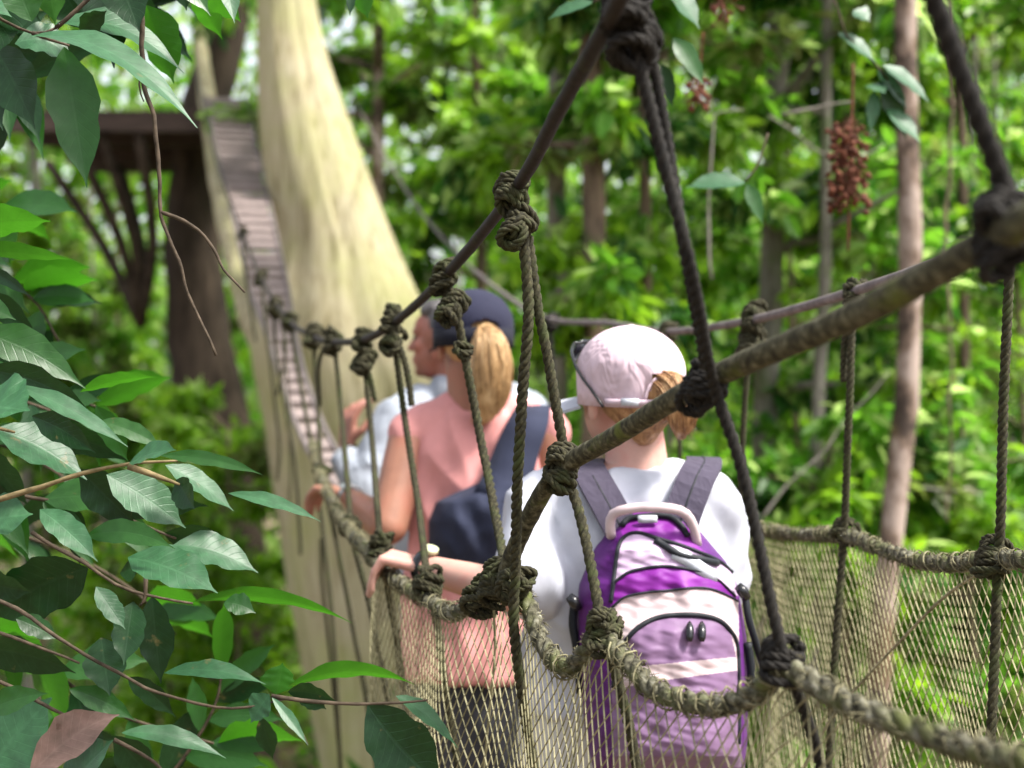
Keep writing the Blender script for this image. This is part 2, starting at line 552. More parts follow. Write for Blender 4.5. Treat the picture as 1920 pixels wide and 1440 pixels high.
def twig_leaves(tw, per, L0, spread=0.5, droop=0.5):
    """leaves along twig polylines; returns cen,d,nrm,L,W"""
    C, D, NN = [], [], []
    for a, b in tw:
        k = per
        t = rng.uniform(0.15, 1.05, k)[:, None]
        ax = (b - a)
        c = a + ax * t + rng.normal(0, L0 * 0.25, (k, 3))
        dd = ax / (np.linalg.norm(ax) + 1e-9) * 0.6 + rng.normal(0, spread, (k, 3))
        dd[:, 2] -= droop * rng.uniform(0.2, 1.2, k)
        nn = rng.normal(0, 0.45, (k, 3)); nn[:, 2] += 0.9
        C.append(c); D.append(dd); NN.append(nn)
    C = np.concatenate(C); D = np.concatenate(D); NN = np.concatenate(NN)
    L = L0 * rng.uniform(0.6, 1.35, len(C))
    return C, D, NN, L, L * rng.uniform(0.38, 0.55, len(C))


def grow(path, r0, r1, zlo, zhi, nb, reach, per, L0, seed):
    """trunk tube + side branches with twigs; returns trunk MB and leaf arrays"""
    rr = random.Random(seed)
    mb = MB()
    c = spline(path, 0.25)
    k = len(c)
    for i in range(k):
        c[i] += np.array(noise.noise_vector(Vector(c[i] * 0.8 + np.array([seed * 3.1, 0, 0])))) * r0 * 0.7
    tube(mb, c, np.linspace(r0, r1, k), 9, 0.16, 4)
    tw = []
    idx = [i for i in range(k) if zlo <= c[i][2] <= zhi] or [k - 1]
    for b in range(nb):
        i = rr.choice(idx)
        az = rr.uniform(0, 2 * math.pi)
        ln = reach * rr.uniform(0.4, 1.1)
        e = c[i] + np.array([math.cos(az) * ln, math.sin(az) * ln, ln * rr.uniform(-0.15, 0.6)])
        mid = (c[i] + e) / 2 + np.array([0, 0, ln * rr.uniform(0, .15)])
        tube(mb, spline([c[i], mid, e], ln / 5), np.linspace(max(r1 * .7, r0 * .25), 0.004, len(spline([c[i], mid, e], ln / 5))), 5)
        for q in range(4):
            s = mid + (e - mid) * rr.uniform(0, 1)
            t2 = s + np.array([rr.gauss(0, .4), rr.gauss(0, .4), rr.gauss(-.05, .25)]) * ln * .7
            tw.append((s, t2))
        tw.append((mid, e))
    C = twig_leaves(tw, per, L0)
    return mb, C


LEAFM = [M['leaf_yellow'], M['leaf_mid'], M['leaf_deep'], M['leaf_olive'], M['leaf_lit']]


def tree(name, label, cat, path, r0, r1, zlo, zhi, nb, reach, per, L0, bark, weights, seed, group=None):
    base = Vector(path[0])
    t = thing(name, label, cat, base, group)
    mb, (C, D, NN, L, W) = grow(path, r0, r1, zlo, zhi, nb, reach, per, L0, seed)
    mb.build('trunk', bark, t)
    v, f = leaf_arrays(C, D, NN, L, W)
    # one kind of leaf per small clump
    cl = np.floor(C / 0.5).astype(int)
    h = (cl[:, 0] * 73 + cl[:, 1] * 151 + cl[:, 2] * 283 + seed * 17) % 100
    cum = np.cumsum(weights) / sum(weights) * 100
    mi = np.searchsorted(cum, h, side='right').clip(0, 3)
    mi = np.repeat(np.where(rng.uniform(0, 1, len(mi)) < .24, 4, mi), 2)
    big_mesh('crown', v, f, 4, LEAFM, t, midx=mi)
    return t


def trunk_path(pts, Y, zb=-5.3, top=None):
    """pixels -> world path from the ground up; pts listed from low to high"""
    p = [P(x, y, Y) for x, y in pts]
    d = (p[-1] - p[0]).normalized()
    lo = p[0] + (p[1] - p[0]) * ((zb - p[0].z) / (p[1].z - p[0].z) * 1.0)
    lo = Vector((p[0].x + (lo.x - p[0].x) * 0.6, lo.y, zb))
    hi = p[-1] + d * (top or 3.0)
    return [lo] + p + [hi]


TREES = [
    # name, label, pts low->high, Y, width px, bark, crown z range, branches, reach, per, leaf, weights
    ('slender_tree', 'slender tree with mottled pinkish grey bark standing full height on the right', [(1668, 1010), (1692, 760), (1703, 500), (1700, 0)], 7.0, 44, 'mottled_bark', (2.6, 5), 8, .9, 40, .13, (4, 3, 1, 1)),
    ('mossy_tree', 'dark brown mossy tree with peeling bark behind the steep handrail cable', [(1112, 800), (1114, 600), (1108, 350), (1106, 100)], 7.4, 44, 'brown_bark', (0.0, 5), 20, .6, 34, .14, (3, 3, 2, 1)),
    ('pale_tree', 'pale straight trunk above the upper cable, cut off by foliage', [(1046, 900), (1044, 300), (1040, 0)], 8.4, 38, 'grey_bark', (.3, 6), 22, .6, 34, .15, (4, 3, 1, 1)),
    ('thin_tree', 'thin tan trunk just right of the giant pale tree', [(712, 900), (712, 300), (711, 0)], 12.5, 24, 'mottled_bark', (.8, 7), 26, 1.6, 46, .17, (4, 3, 1, 1)),
    ('grey_tree', 'blurred broad grey trunk between the red fruit cluster and the cap', [(1438, 900), (1446, 600), (1452, 0)], 8.6, 46, 'grey_bark', (-.6, 6), 26, .9, 34, .16, (3, 3, 2, 2)),
    ('brown_tree', 'narrow brown trunk right of the mossy tree, crossed by hanging rope', [(1212, 900), (1210, 500), (1214, 0)], 8.0, 24, 'brown_bark', (-.8, 5), 24, .8, 34, .14, (3, 3, 2, 1)),
    ('leaning_tree', 'thin leaning grey trunk left of the mottled tree', [(1528, 900), (1545, 500), (1552, 0)], 8.0, 24, 'grey_bark', (-1.2, 5), 26, .9, 36, .13, (2, 4, 2, 1)),
    ('bent_tree', 'thin dark trunk at the right edge behind the straight hanging rope', [(1818, 900), (1808, 500), (1790, 0)], 9, 20, 'brown_bark', (-1.5, 5), 22, 1.1, 44, .13, (2, 4, 3, 1)),
    ('spindly_tree', 'spindly brown trunk between the giant tree and the raised handrail', [(905, 700), (898, 350), (892, 0)], 12.8, 20, 'brown_bark', (.6, 7), 26, 1.5, 46, .17, (5, 3, 1, 1)),
    ('young_tree', 'tall grey stem seen far left behind the big leaves', [(55, 900), (62, 400), (70, 0)], 18, 22, 'grey_bark', (-1, 6), 18, 1.3, 44, .15, (4, 3, 1, 2)),
]
for i, (nm, lab, pts, Y, wpx, bark, zr, nb, reach, per, L0, wt) in enumerate(TREES):
    r = wpx / 2 / F * Y
    tree(nm, lab, 'tree', trunk_path(pts, Y), r * 1.25, r * 0.8, zr[0], zr[1], nb, reach, per, L0, M[bark], wt, 100 + i)

# saplings that nothing in the photo tells apart
SAP = []
r_ = random.Random(5)
for k in range(37):
    for _ in range(60):
        Y = r_.uniform(8.8, 20)
        px = r_.uniform(-150, 2100)
        if px < 500: Y = r_.uniform(16.8, 24)
        if 500 <= px < 640: continue
        if 640 <= px < 1200 and Y < 13: continue
        if 1200 <= px < 1320 and Y < 11.3: continue
        x = (px - 960) / F * Y
        if all((x - a) ** 2 + (Y - b) ** 2 > 0.9 for a, b in SAP): break
    else:
        continue
    SAP.append((x, Y))
for k, (x, Y) in enumerate(SAP):
    lean = r_.uniform(-.5, .5)
    top = r_.uniform(3.5, 6.5) if k % 4 else r_.uniform(0.2, 1.5)
    path = [Vector((x, Y, -5.3)), Vector((x + lean * .4, Y, -2)), Vector((x + lean * .8, Y + lean * .3, 1)), Vector((x + lean, Y, top))]
    px = x / Y * F + 960
    wt = (6, 3, .4, 1) if px < 1000 else (5, 4, .6, 1)
    tree('sapling', 'slender leafy sapling blurred in the forest behind the bridge', 'sapling', path, r_.uniform(.03, .06), .012, -3.2, top, 30, r_.uniform(.8, 1.3), 34, r_.uniform(.10, .15), M['grey_bark' if k % 2 else 'brown_bark'], wt, 200 + k, 'saplings in the blurred forest')

# bright bush below the giant tree on the left, and shrubs seen over the right net
for i, (px, py, Y, h, wt, lab) in enumerate([
        (428, 800, 12.4, 3.6, (9, 1, 0, 1), 'bright lime green bush in front of the dark tree base'),
        (300, 1000, 12.6, 3.2, (7, 3, 0, 1), 'mid green bush left of the lime green bush'),
        (1560, 830, 7.8, 3.4, (3, 4, 2, 1), 'low leafy shrub rising behind the right net, left of the mottled trunk'),
        (1800, 800, 8.2, 3.6, (3, 4, 2, 1), 'leafy shrub behind the right net at the frame edge'),
        (200, 560, 17.5, 5.0, (5, 3, 0, 2), 'pale green leafy bush seen between the struts under the wooden platform'),
        (70, 380, 17.2, 5.6, (6, 2, 0, 2), 'yellow green bush under the left end of the platform')]):
    top = P(px, py, Y)
    path = [Vector((top.x, Y, -5.3)), Vector((top.x + .1, Y, (top.z - 5.3) / 2)), top]
    tree('bush', lab, 'bush', path, .045, .01, top.z - 2.6, top.z, 34, .75, 40, .13, M['brown_bark'], wt, 300 + i)

# far forest: reads as one mass
nF = 34000
Yf = rng.uniform(20, 42, nF)
pxf = rng.uniform(-250, 2200, nF)
C = np.stack([(pxf - 960) / F * Yf, Yf, rng.uniform(-5, 13, nF)], 1)
keep = np.array([noise.noise(Vector((c[0] * .35, c[1] * .25, c[2] * .35))) > -0.30 + 0.008 * max(0, c[2] - 2.0) for c in C])
C = C[keep]
n = len(C)
D = rng.normal(0, .6, (n, 3)); D[:, 2] -= .4
NN = rng.normal(0, .5, (n, 3)); NN[:, 2] += .8
L = rng.uniform(.26, .52, n)
v, f = leaf_arrays(C, D, NN, L, L * .55)
mi = np.repeat(rng.choice(5, n, p=[.38, .20, .03, .09, .30]), 2)
tag(big_mesh('far_forest', v, f, 4, LEAFM, origin=(0, 30, -5), midx=mi), 'hazy mass of far forest foliage filling the background', None, None, 'stuff')

# undergrowth on the floor
nU = 16000
Yu = rng.uniform(5, 30, nU)
pxu = rng.uniform(-300, 2250, nU)
C = np.stack([(pxu - 960) / F * Yu, Yu, -5.2 + rng.exponential(.5, nU)], 1)
keep = np.array([noise.noise(Vector((c[0] * .5, c[1] * .5, 7))) > -0.12 for c in C])
C = C[keep]; n = len(C)
D = rng.normal(0, .6, (n, 3)); D[:, 2] += .3
NN = rng.normal(0, .4, (n, 3)); NN[:, 2] += 1
L = rng.uniform(.12, .34, n)
v, f = leaf_arrays(C, D, NN, L, L * .5)
mi = np.repeat(rng.choice(4, n, p=[.25, .35, .2, .2]), 2)
tag(big_mesh('undergrowth', v, f, 4, LEAFM, origin=(0, 15, -5.2), midx=mi), 'low leafy undergrowth covering the forest floor', None, None, 'stuff')

# ------------------------------------------------------------------ giant pale tree
YT = 10.8
rows = [(-1500, 440, 520), (-700, 455, 540), (-200, 464, 570), (0, 468, 582), (100, 468, 605), (200, 470, 642), (300, 478, 676), (400, 500, 712), (480, 514, 745),
        (530, 490, 765), (580, 452, 790), (640, 446, 815), (720, 465, 850), (800, 484, 880), (960, 510, 930), (1150, 542, 985), (1440, 598, 1060), (1700, 640, 1130), (2050, 690, 1230)]
ys = np.array([r[0] for r in rows], float)
yy = np.linspace(-1500, 2050, 90)
ll = np.interp(yy, ys, [r[1] for r in rows]); rl = np.interp(yy, ys, [r[2] for r in rows])
ker = np.array([1, 2, 3, 2, 1]) / 9
ll = np.convolve(np.pad(ll, 2, 'edge'), ker, 'valid'); rl = np.convolve(np.pad(rl, 2, 'edge'), ker, 'valid')
mb = MB()
V = []
na = 140
for i, y in enumerate(yy):
    cx = ((ll[i] + rl[i]) / 2 - 960) / F * YT
    hw = (rl[i] - ll[i]) / 2 / F * YT
    hd = min(hw, 0.25 + hw * 0.45)
    z = (720 - y) / F * YT
    for j in range(na):
        a = 2 * math.pi * j / na
        fl = 1 + 0.035 * math.sin(7 * a + z * .25) * min(1, hw) + 0.05 * noise.noise(Vector((math.cos(a) * 2.5, math.sin(a) * 2.5, z * .35)))
        fl += 0.030 * noise.noise(Vector((math.cos(a) * 8, math.sin(a) * 8, z * .4))) + .012 * noise.noise(Vector((math.cos(a) * 22, math.sin(a) * 22, z * .8)))
        V.append((cx + math.cos(a) * hw * fl, YT + 0.3 + math.sin(a) * hd * fl, z))
m_ = len(yy)
mb.add(V, [(i * na + j, i * na + (j + 1) % na, (i + 1) * na + (j + 1) % na, (i + 1) * na + j) for i in range(m_ - 1) for j in range(na)])
gt = thing('giant_tree', 'huge pale buttressed tree trunk leaning beside the steep plank walkway', 'tree', Vector((-.2, YT + .3, -5.3)))
mb.build('trunk', M['big_bark'], gt)

mb = MB()
bp_ = spline(PX([(372, 60, 14.6), (384, 150, 14.2), (402, 290, 13.4), (430, 430, 12.4), (468, 570, 11.6), (512, 700, 11.2), (560, 860, 11.0), (620, 1050, 10.95)]), .12)
tube(mb, bp_, np.interp(np.arange(len(bp_)), [0, len(bp_) * .5, len(bp_) - 1], [.07, .10, .16]), 16, .22, 3)
mb.build('buttress', M['big_bark'], gt)

# dark tree carrying the platform
dt_path = [Vector((-3.0, 15.2, -5.3))] + PX([(395, 780, 15.2), (372, 640, 15.2), (362, 420, 15.2), (385, 200, 15.2), (425, 60, 15.2), (435, -300, 15.2)])
dtree = thing('dark_tree', 'dark brown tree that carries the wooden platform, in deep shade below it', 'tree', dt_path[0])
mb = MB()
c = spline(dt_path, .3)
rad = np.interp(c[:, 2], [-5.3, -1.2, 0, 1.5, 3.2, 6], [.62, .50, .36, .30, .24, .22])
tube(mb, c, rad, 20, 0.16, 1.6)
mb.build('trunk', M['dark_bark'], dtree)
tw = []
for k in range(70):
    a = P(random.uniform(250, 470), random.uniform(-420, 30), random.uniform(13.5, 16.5))
    tw.append((np.array(a), np.array(a) + rng.normal(0, .35, 3)))
C, D, NN, L, W = twig_leaves(tw, 26, .16)
v, f = leaf_arrays(C, D, NN, L, W)
big_mesh('crown', v, f, 4, LEAFM, dtree, midx=np.repeat(rng.choice(4, len(C), p=[.35, .35, .2, .1]), 2))

# wooden platform round the dark tree
def box(mb, a, b, sx, sy, up=(0, 0, 1)):
    """beam from a to b, sx wide and sy deep"""
    a, b = Vector(a), Vector(b)
    d = (b - a).normalized()
    s = d.cross(Vector(up)).normalized()
    n_ = s.cross(d)
    v = [p + s * i * sx / 2 + n_ * j * sy / 2 for p in (a, b) for i, j in ((-1, -1), (1, -1), (1, 1), (-1, 1))]
    mb.add([tuple(q) for q in v], [(0, 1, 2, 3), (7, 6, 5, 4), (0, 4, 5, 1), (1, 5, 6, 2), (2, 6, 7, 3), (3, 7, 4, 0)])


pl = thing('wooden_platform', 'dark wooden viewing platform built round the dark tree trunk', 'platform', Vector((-3.6, 14.6, 2.4)))
zt = (720 - 218) / F * 14
mb = MB()
for k in range(16):
    x0 = -4.85 + k * .145
    box(mb, (x0, 13.7, zt - .02), (x0, 16.4, zt - .02), .125, .04)
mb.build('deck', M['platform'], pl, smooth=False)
mb = MB()
for y in (13.72, 14.5, 15.7, 16.3): box(mb, (-4.95, y, zt - .13), (-2.5, y, zt - .13), .09, .16)
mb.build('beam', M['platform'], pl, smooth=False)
hub = P(292, 610, 14.9)
for (px, Y) in ((135, 13.8), (190, 13.8), (262, 13.75), (90, 15.6), (225, 15.9)):
    mb = MB()
    top = Vector(((px - 960) / F * Y, Y, zt - .21))
    tube(mb, spline([hub + Vector((-.12, -.15, 0)), (hub + top) / 2 + Vector((.05, 0, -.08)), top], .3), .055, 8)
    mb.build('strut', M['dark_bark'], pl)
# ------------------------------------------------------------------ rope bridge
BR = thing('rope_bridge', 'narrow rope and plank canopy bridge with netted sides and knotted suspension ropes', 'bridge', Vector((0.3, 1.5, -1.6)))
CA = PX([(1290, -330, 1.0), (1215, -130, 1.18), (1140, 40, 1.38), (1050, 203, 1.62), (970, 350, 1.95), (840, 512, 2.45), (740, 605, 2.95), (680, 637, 3.3), (625, 641, 3.8), (590, 632, 4.3), (540, 598, 5.3),
         (490, 520, 6.6), (440, 400, 8.5), (400, 280, 10.5), (370, 140, 13.2), (362, 90, 14.4)])
mb = MB(); tube(mb, spline(CA, .03), .0092, 10, .10, 60); mb.build('handrail_cable', M['cable'], BR, label='dark brown cable sweeping down from the top and up to the platform')
CD = PX([(2250, 300, 1.4), (2080, 372, 1.7), (1890, 447, 2.07), (1600, 547, 2.6), (1410, 600, 3.1), (1250, 622, 3.7), (1140, 606, 4.3), (1030, 598, 5.0), (950, 555, 6.0), (860, 478, 7.4), (770, 370, 9.2), (690, 235, 11.5), (640, 140, 13.6), (615, 60, 15.4)])
mb = MB(); tube(mb, spline(CD, .04), .0095, 10, .08, 60); mb.build('handrail_cable', M['pale_cable'], BR, label='paler purplish cable on the right side')
CB = PX([(2150, 300, .92), (1960, 395, 1.0), (1830, 468, 1.1), (1600, 592, 1.28), (1330, 712, 1.58), (1150, 820, 1.85), (1050, 882, 1.97), (990, 975, 2.06), (940, 1090, 2.15)])
mb = MB(); tube(mb, spline(CB, .006), .0132, 18, .07, 70); mb.build('mossy_rope', M['thick_rope'], BR, label='thick mossy rope rising toward the viewer on the right')

CC = PX([(2200, 1560, 1.05), (2050, 1482, 1.15), (1920, 1428, 1.25), (1800, 1393, 1.33), (1620, 1333, 1.42), (1510, 1275, 1.5), (1462, 1247, 1.53), (1430, 1288, 1.56), (1340, 1322, 1.63), (1240, 1300, 1.72), (1180, 1243, 1.8), (1130, 1192, 1.87),
         (1098, 1224, 1.92), (1060, 1254, 1.96), (1015, 1200, 2.03), (985, 1125, 2.09), (940, 1098, 2.16), (850, 1147, 2.35), (790, 1117, 2.52), (730, 1077, 2.7), (690, 1036, 2.9), (650, 985, 3.2), (615, 925, 3.7), (596, 870, 4.2), (578, 800, 4.9),
         (548, 700, 6.2), (505, 600, 7.6), (440, 440, 9.8), (390, 290, 11.9), (365, 190, 13.3)])
CE = PX([(2300, 1125, 1.5), (2100, 1080, 1.75), (1960, 1056, 1.95), (1870, 1047, 2.09), (1780, 1056, 2.25), (1700, 1046, 2.4), (1640, 1024, 2.52), (1580, 1003, 2.66), (1480, 1001, 2.92), (1395, 985, 3.2), (1300, 975, 3.6), (1180, 950, 4.2), (1040, 910, 4.9),
         (880, 840, 5.6), (720, 770, 6.4), (630, 690, 7.3), (568, 600, 8.4), (520, 450, 10.2), (462, 215, 13.2)])


def border_rope(path, R, name, label):
    c = spline(path, .012)
    c = c[c[:, 1] < 4.6]
    mb = MB()
    laid_rope(mb, c[::2], R, 3, R * 5.5, 9, 8, 0.004)
    mb.build(name, M['net_rope'], BR, label=label)
    # twine whipped round the border rope, holding the net
    mb = MB()
    t, u, w_ = frames(c)
    s = np.concatenate([[0], np.cumsum(np.linalg.norm(np.diff(c, axis=0), axis=1))])
    for k in range(2):
        ph = np.array([s_ * (95 + 45 * k) + 9.0 * noise.noise(Vector((s_ * 9, k * 7.0, 0))) for s_ in s])
        rad = np.array([R * 1.02 + .0022 + .005 * max(0, noise.noise(Vector((s_ * 40, k * 3.0, 5)))) for s_ in s])
        fine = np.linspace(0, len(c) - 1, len(c) * 3)
        ii = np.arange(len(c))
        ph2 = np.interp(fine, ii, ph); r2 = np.interp(fine, ii, rad)
        c2 = np.stack([np.interp(fine, ii, c[:, q]) for q in range(3)], 1)
        u2 = np.stack([np.interp(fine, ii, u[:, q]) for q in range(3)], 1)
        w2 = np.stack([np.interp(fine, ii, w_[:, q]) for q in range(3)], 1)
        q = c2 + (u2 * np.cos(ph2)[:, None] + w2 * np.sin(ph2)[:, None]) * r2[:, None]
        on = np.array([noise.noise(Vector((x_ * 7, k * 5.0, 2))) for x_ in np.linspace(0, s[-1], len(q))]) > -.02
        cut = np.flatnonzero(np.diff(on.astype(int))) + 1
        for run, ok_ in zip(np.split(q, cut), on[np.concatenate([[0], cut])]):
            if ok_ and len(run) > 4: tube(mb, run, .0014, 4)
    # frayed fibres
    for k in range(3000):
        i = random.randrange(2, len(c) - 2)
        a = random.uniform(0, 6.28)
        o = u[i] * math.cos(a) + w_[i] * math.sin(a)
        p0 = c[i] + o * R * .9
        p1 = p0 + o * random.uniform(.001, .009) + t[i] * random.uniform(-.018, .018) + np.cross(t[i], o) * random.uniform(-.008, .008)
        tube(mb, np.array([p0, p1]), [.0009, .0003], 3)
    mb.build('whipping_twine', M['old_twine'], BR)


border_rope(CC, .0138, 'net_rope', 'thick frayed rope edging the left net, sagging between its ropes')
border_rope(CE, .0135, 'net_rope', 'frayed rope edging the right net')

# deck
DK = [(0.62, 0.2, -1.5), (0.5, 1.5, -1.52), (0.235, 2.6, -1.54), (-0.03, 3.6, -1.5), (-.18, 4.3, -1.42), (-.24, 4.9, -.95), tuple(P(775, 1040, 5.5)), tuple(P(650, 915, 6.0)), tuple(P(602, 850, 6.5)), tuple(P(560, 750, 7.1))] + \
     [tuple(P(530, 645, 8.0)), tuple(P(502, 540, 9.2)), tuple(P(459, 345, 11.2)), tuple(P(424, 198, 13.2)), tuple(P(418, 190, 14.2))]
dk = spline(DK, .01)
s = np.concatenate([[0], np.cumsum(np.linalg.norm(np.diff(dk, axis=0), axis=1))])
mb = MB()
q = 0.0
while q < s[-1] - .1:
    i = np.searchsorted(s, q); j = min(len(dk) - 1, np.searchsorted(s, q + .13))
    a, b = Vector(dk[i]), Vector(dk[j])
    d = (b - a).normalized()
    side = d.cross(Vector((0, 0, 1))).normalized()
    mid = (a + b) / 2
    hw = float(np.interp(mid.y, [4.4, 5.2, 7.4, 8.2, 9.2, 13.0], [.185, .06, .06, .08, .125, .178])) + random.uniform(-.010, .010)
    up = side.cross(d)
    jit = up * random.uniform(-.006, .006)
    box(mb, mid - side * hw + jit, mid + side * hw + jit, (b - a).length * random.uniform(.80, .92), .03, up=tuple(up))
    q += .185
mb.build('deck', M['plank'], BR, smooth=False)
for sgn in (-1, 1):
    mb = MB()
    cc = dk[::12].copy()
    tt, _, _ = frames(cc)
    sd_ = np.cross(tt, [0, 0, 1.0]); sd_ /= np.linalg.norm(sd_, axis=1, keepdims=True)
    tube(mb, cc + sd_ * (np.interp(cc[:, 1], [4.4, 5.2, 7.4, 8.2, 9.2, 13.0], [.19, .065, .065, .085, .13, .183]) * sgn)[:, None] + np.array([0, 0, .025]), .012, 8)
    mb.build('deck_cable', M['pale_cable'], BR)


# nets: diamond mesh of thin twine
def net(top_path, side, name, Ymin, Ymax, holds, seed, pitch=.0096, rstr=.00112, label=None):
    top = spline(top_path, .01)
    top = top[(top[:, 1] >= Ymin) & (top[:, 1] <= Ymax)]
    if top[0, 1] > top[-1, 1]: top = top[::-1]
    st = np.concatenate([[0], np.cumsum(np.abs(np.diff(top[:, 1])))])
    nu = int(st[-1] / pitch)
    nv = 70
    fu = np.linspace(0, len(top) - 1, nu)
    T = np.stack([np.interp(fu, np.arange(len(top)), top[:, q]) for q in range(3)], 1)
    dki = np.array([np.argmin(np.abs(dk[:, 1] - y)) for y in T[:, 1]])
    Bm = dk[dki].copy(); Bm[:, 0] += side * .19; Bm[:, 2] += .02
    G = np.zeros((nv, nu, 3))
    for j in range(nv):
        v_ = j / (nv - 1)
        row = T * (1 - v_) + Bm * v_
        row[:, 0] += side * .10 * math.sin(math.pi * v_)
        for i in range(nu):
            n1 = noise.noise(Vector((T[i, 1] * 2.6, v_ * 1.3, seed)))
            n2 = noise.noise(Vector((T[i, 1] * 7.5, v_ * 2.0, seed + 9)))
            row[i, 0] += (n1 * .05 + n2 * .022) * (.25 + math.sin(math.pi * v_))
            row[i, 1] += (noise.noise(Vector((T[i, 1] * 3.2, v_ * 1.6, seed + 20))) * .10 + noise.noise(Vector((T[i, 1] * 8, v_ * 2.5, seed + 30))) * .028) * min(1, v_ * 5 + .15)
            row[i, 2] += noise.noise(Vector((T[i, 1] * 4, v_ * 3, seed + 40))) * .02 * min(1, v_ * 4)
        G[j] = row
    segs = []
    for par in (0, 1):
        for j in range(nv - 1):
            i0 = (j + par) % 2
            a = np.arange(i0, nu - 1, 2)
            if par == 0: segs.append(np.stack([G[j, a], G[j + 1, a + 1]], 1))
            else:
                a = np.arange((j + 1) % 2, nu - 1, 2)
                segs.append(np.stack([G[j, a + 1], G[j + 1, a]], 1))
    S = np.concatenate(segs)
    # missing / torn strands
    S = S[rng.uniform(0, 1, len(S)) > .012]
    d = S[:, 1] - S[:, 0]
    ln = np.linalg.norm(d, axis=1, keepdims=True) + 1e-9
    d = d / ln
    u = np.cross(d, [0.3, 1, .2]); u /= np.linalg.norm(u, axis=1, keepdims=True) + 1e-9
    w_ = np.cross(d, u)
    rr = rstr * rng.uniform(.8, 1.25, (len(S), 1))
    v = []
    for e in (0, 1):
        for k in range(3):
            a = 2 * math.pi * k / 3
            v.append(S[:, e] + (u * math.cos(a) + w_ * math.sin(a)) * rr + d * (rstr * (1 if e else -1)))
    v = np.stack(v, 1).reshape(-1, 3)
    b = np.arange(len(S))[:, None] * 6
    f = np.concatenate([b + np.array([[0, 1, 4, 3]]), b + np.array([[1, 2, 5, 4]]), b + np.array([[2, 0, 3, 5]])], 1).reshape(-1, 4)
    o = big_mesh(name, v, f, 4, M['twine'], BR)
    if label: o['label'] = label


net(CC, -1, 'side_net', .75, 2.85, None, 3, label='straw coloured diamond netting hanging in folds on the left side')
mb = MB(); tube(mb, spline(PX([(1850, 1065, 2.12), (1770, 1120, 2.28), (1690, 1200, 2.42), (1620, 1275, 2.5), (1560, 1345, 2.55), (1500, 1450, 2.6)]), .02), .0026, 6, .3, 60)
mb.build('net_cord', M['twine'], BR)
mb = MB(); tube(mb, spline(PX([(925, 1120, 2.17), (928, 1220, 2.2), (918, 1330, 2.25), (905, 1460, 2.3)]), .02), .0024, 6, .3, 60)
mb.build('net_cord', M['twine'], BR)
net(CE, 1, 'side_net', 1.3, 5.0, None, 51, label='straw coloured diamond netting on the right side')

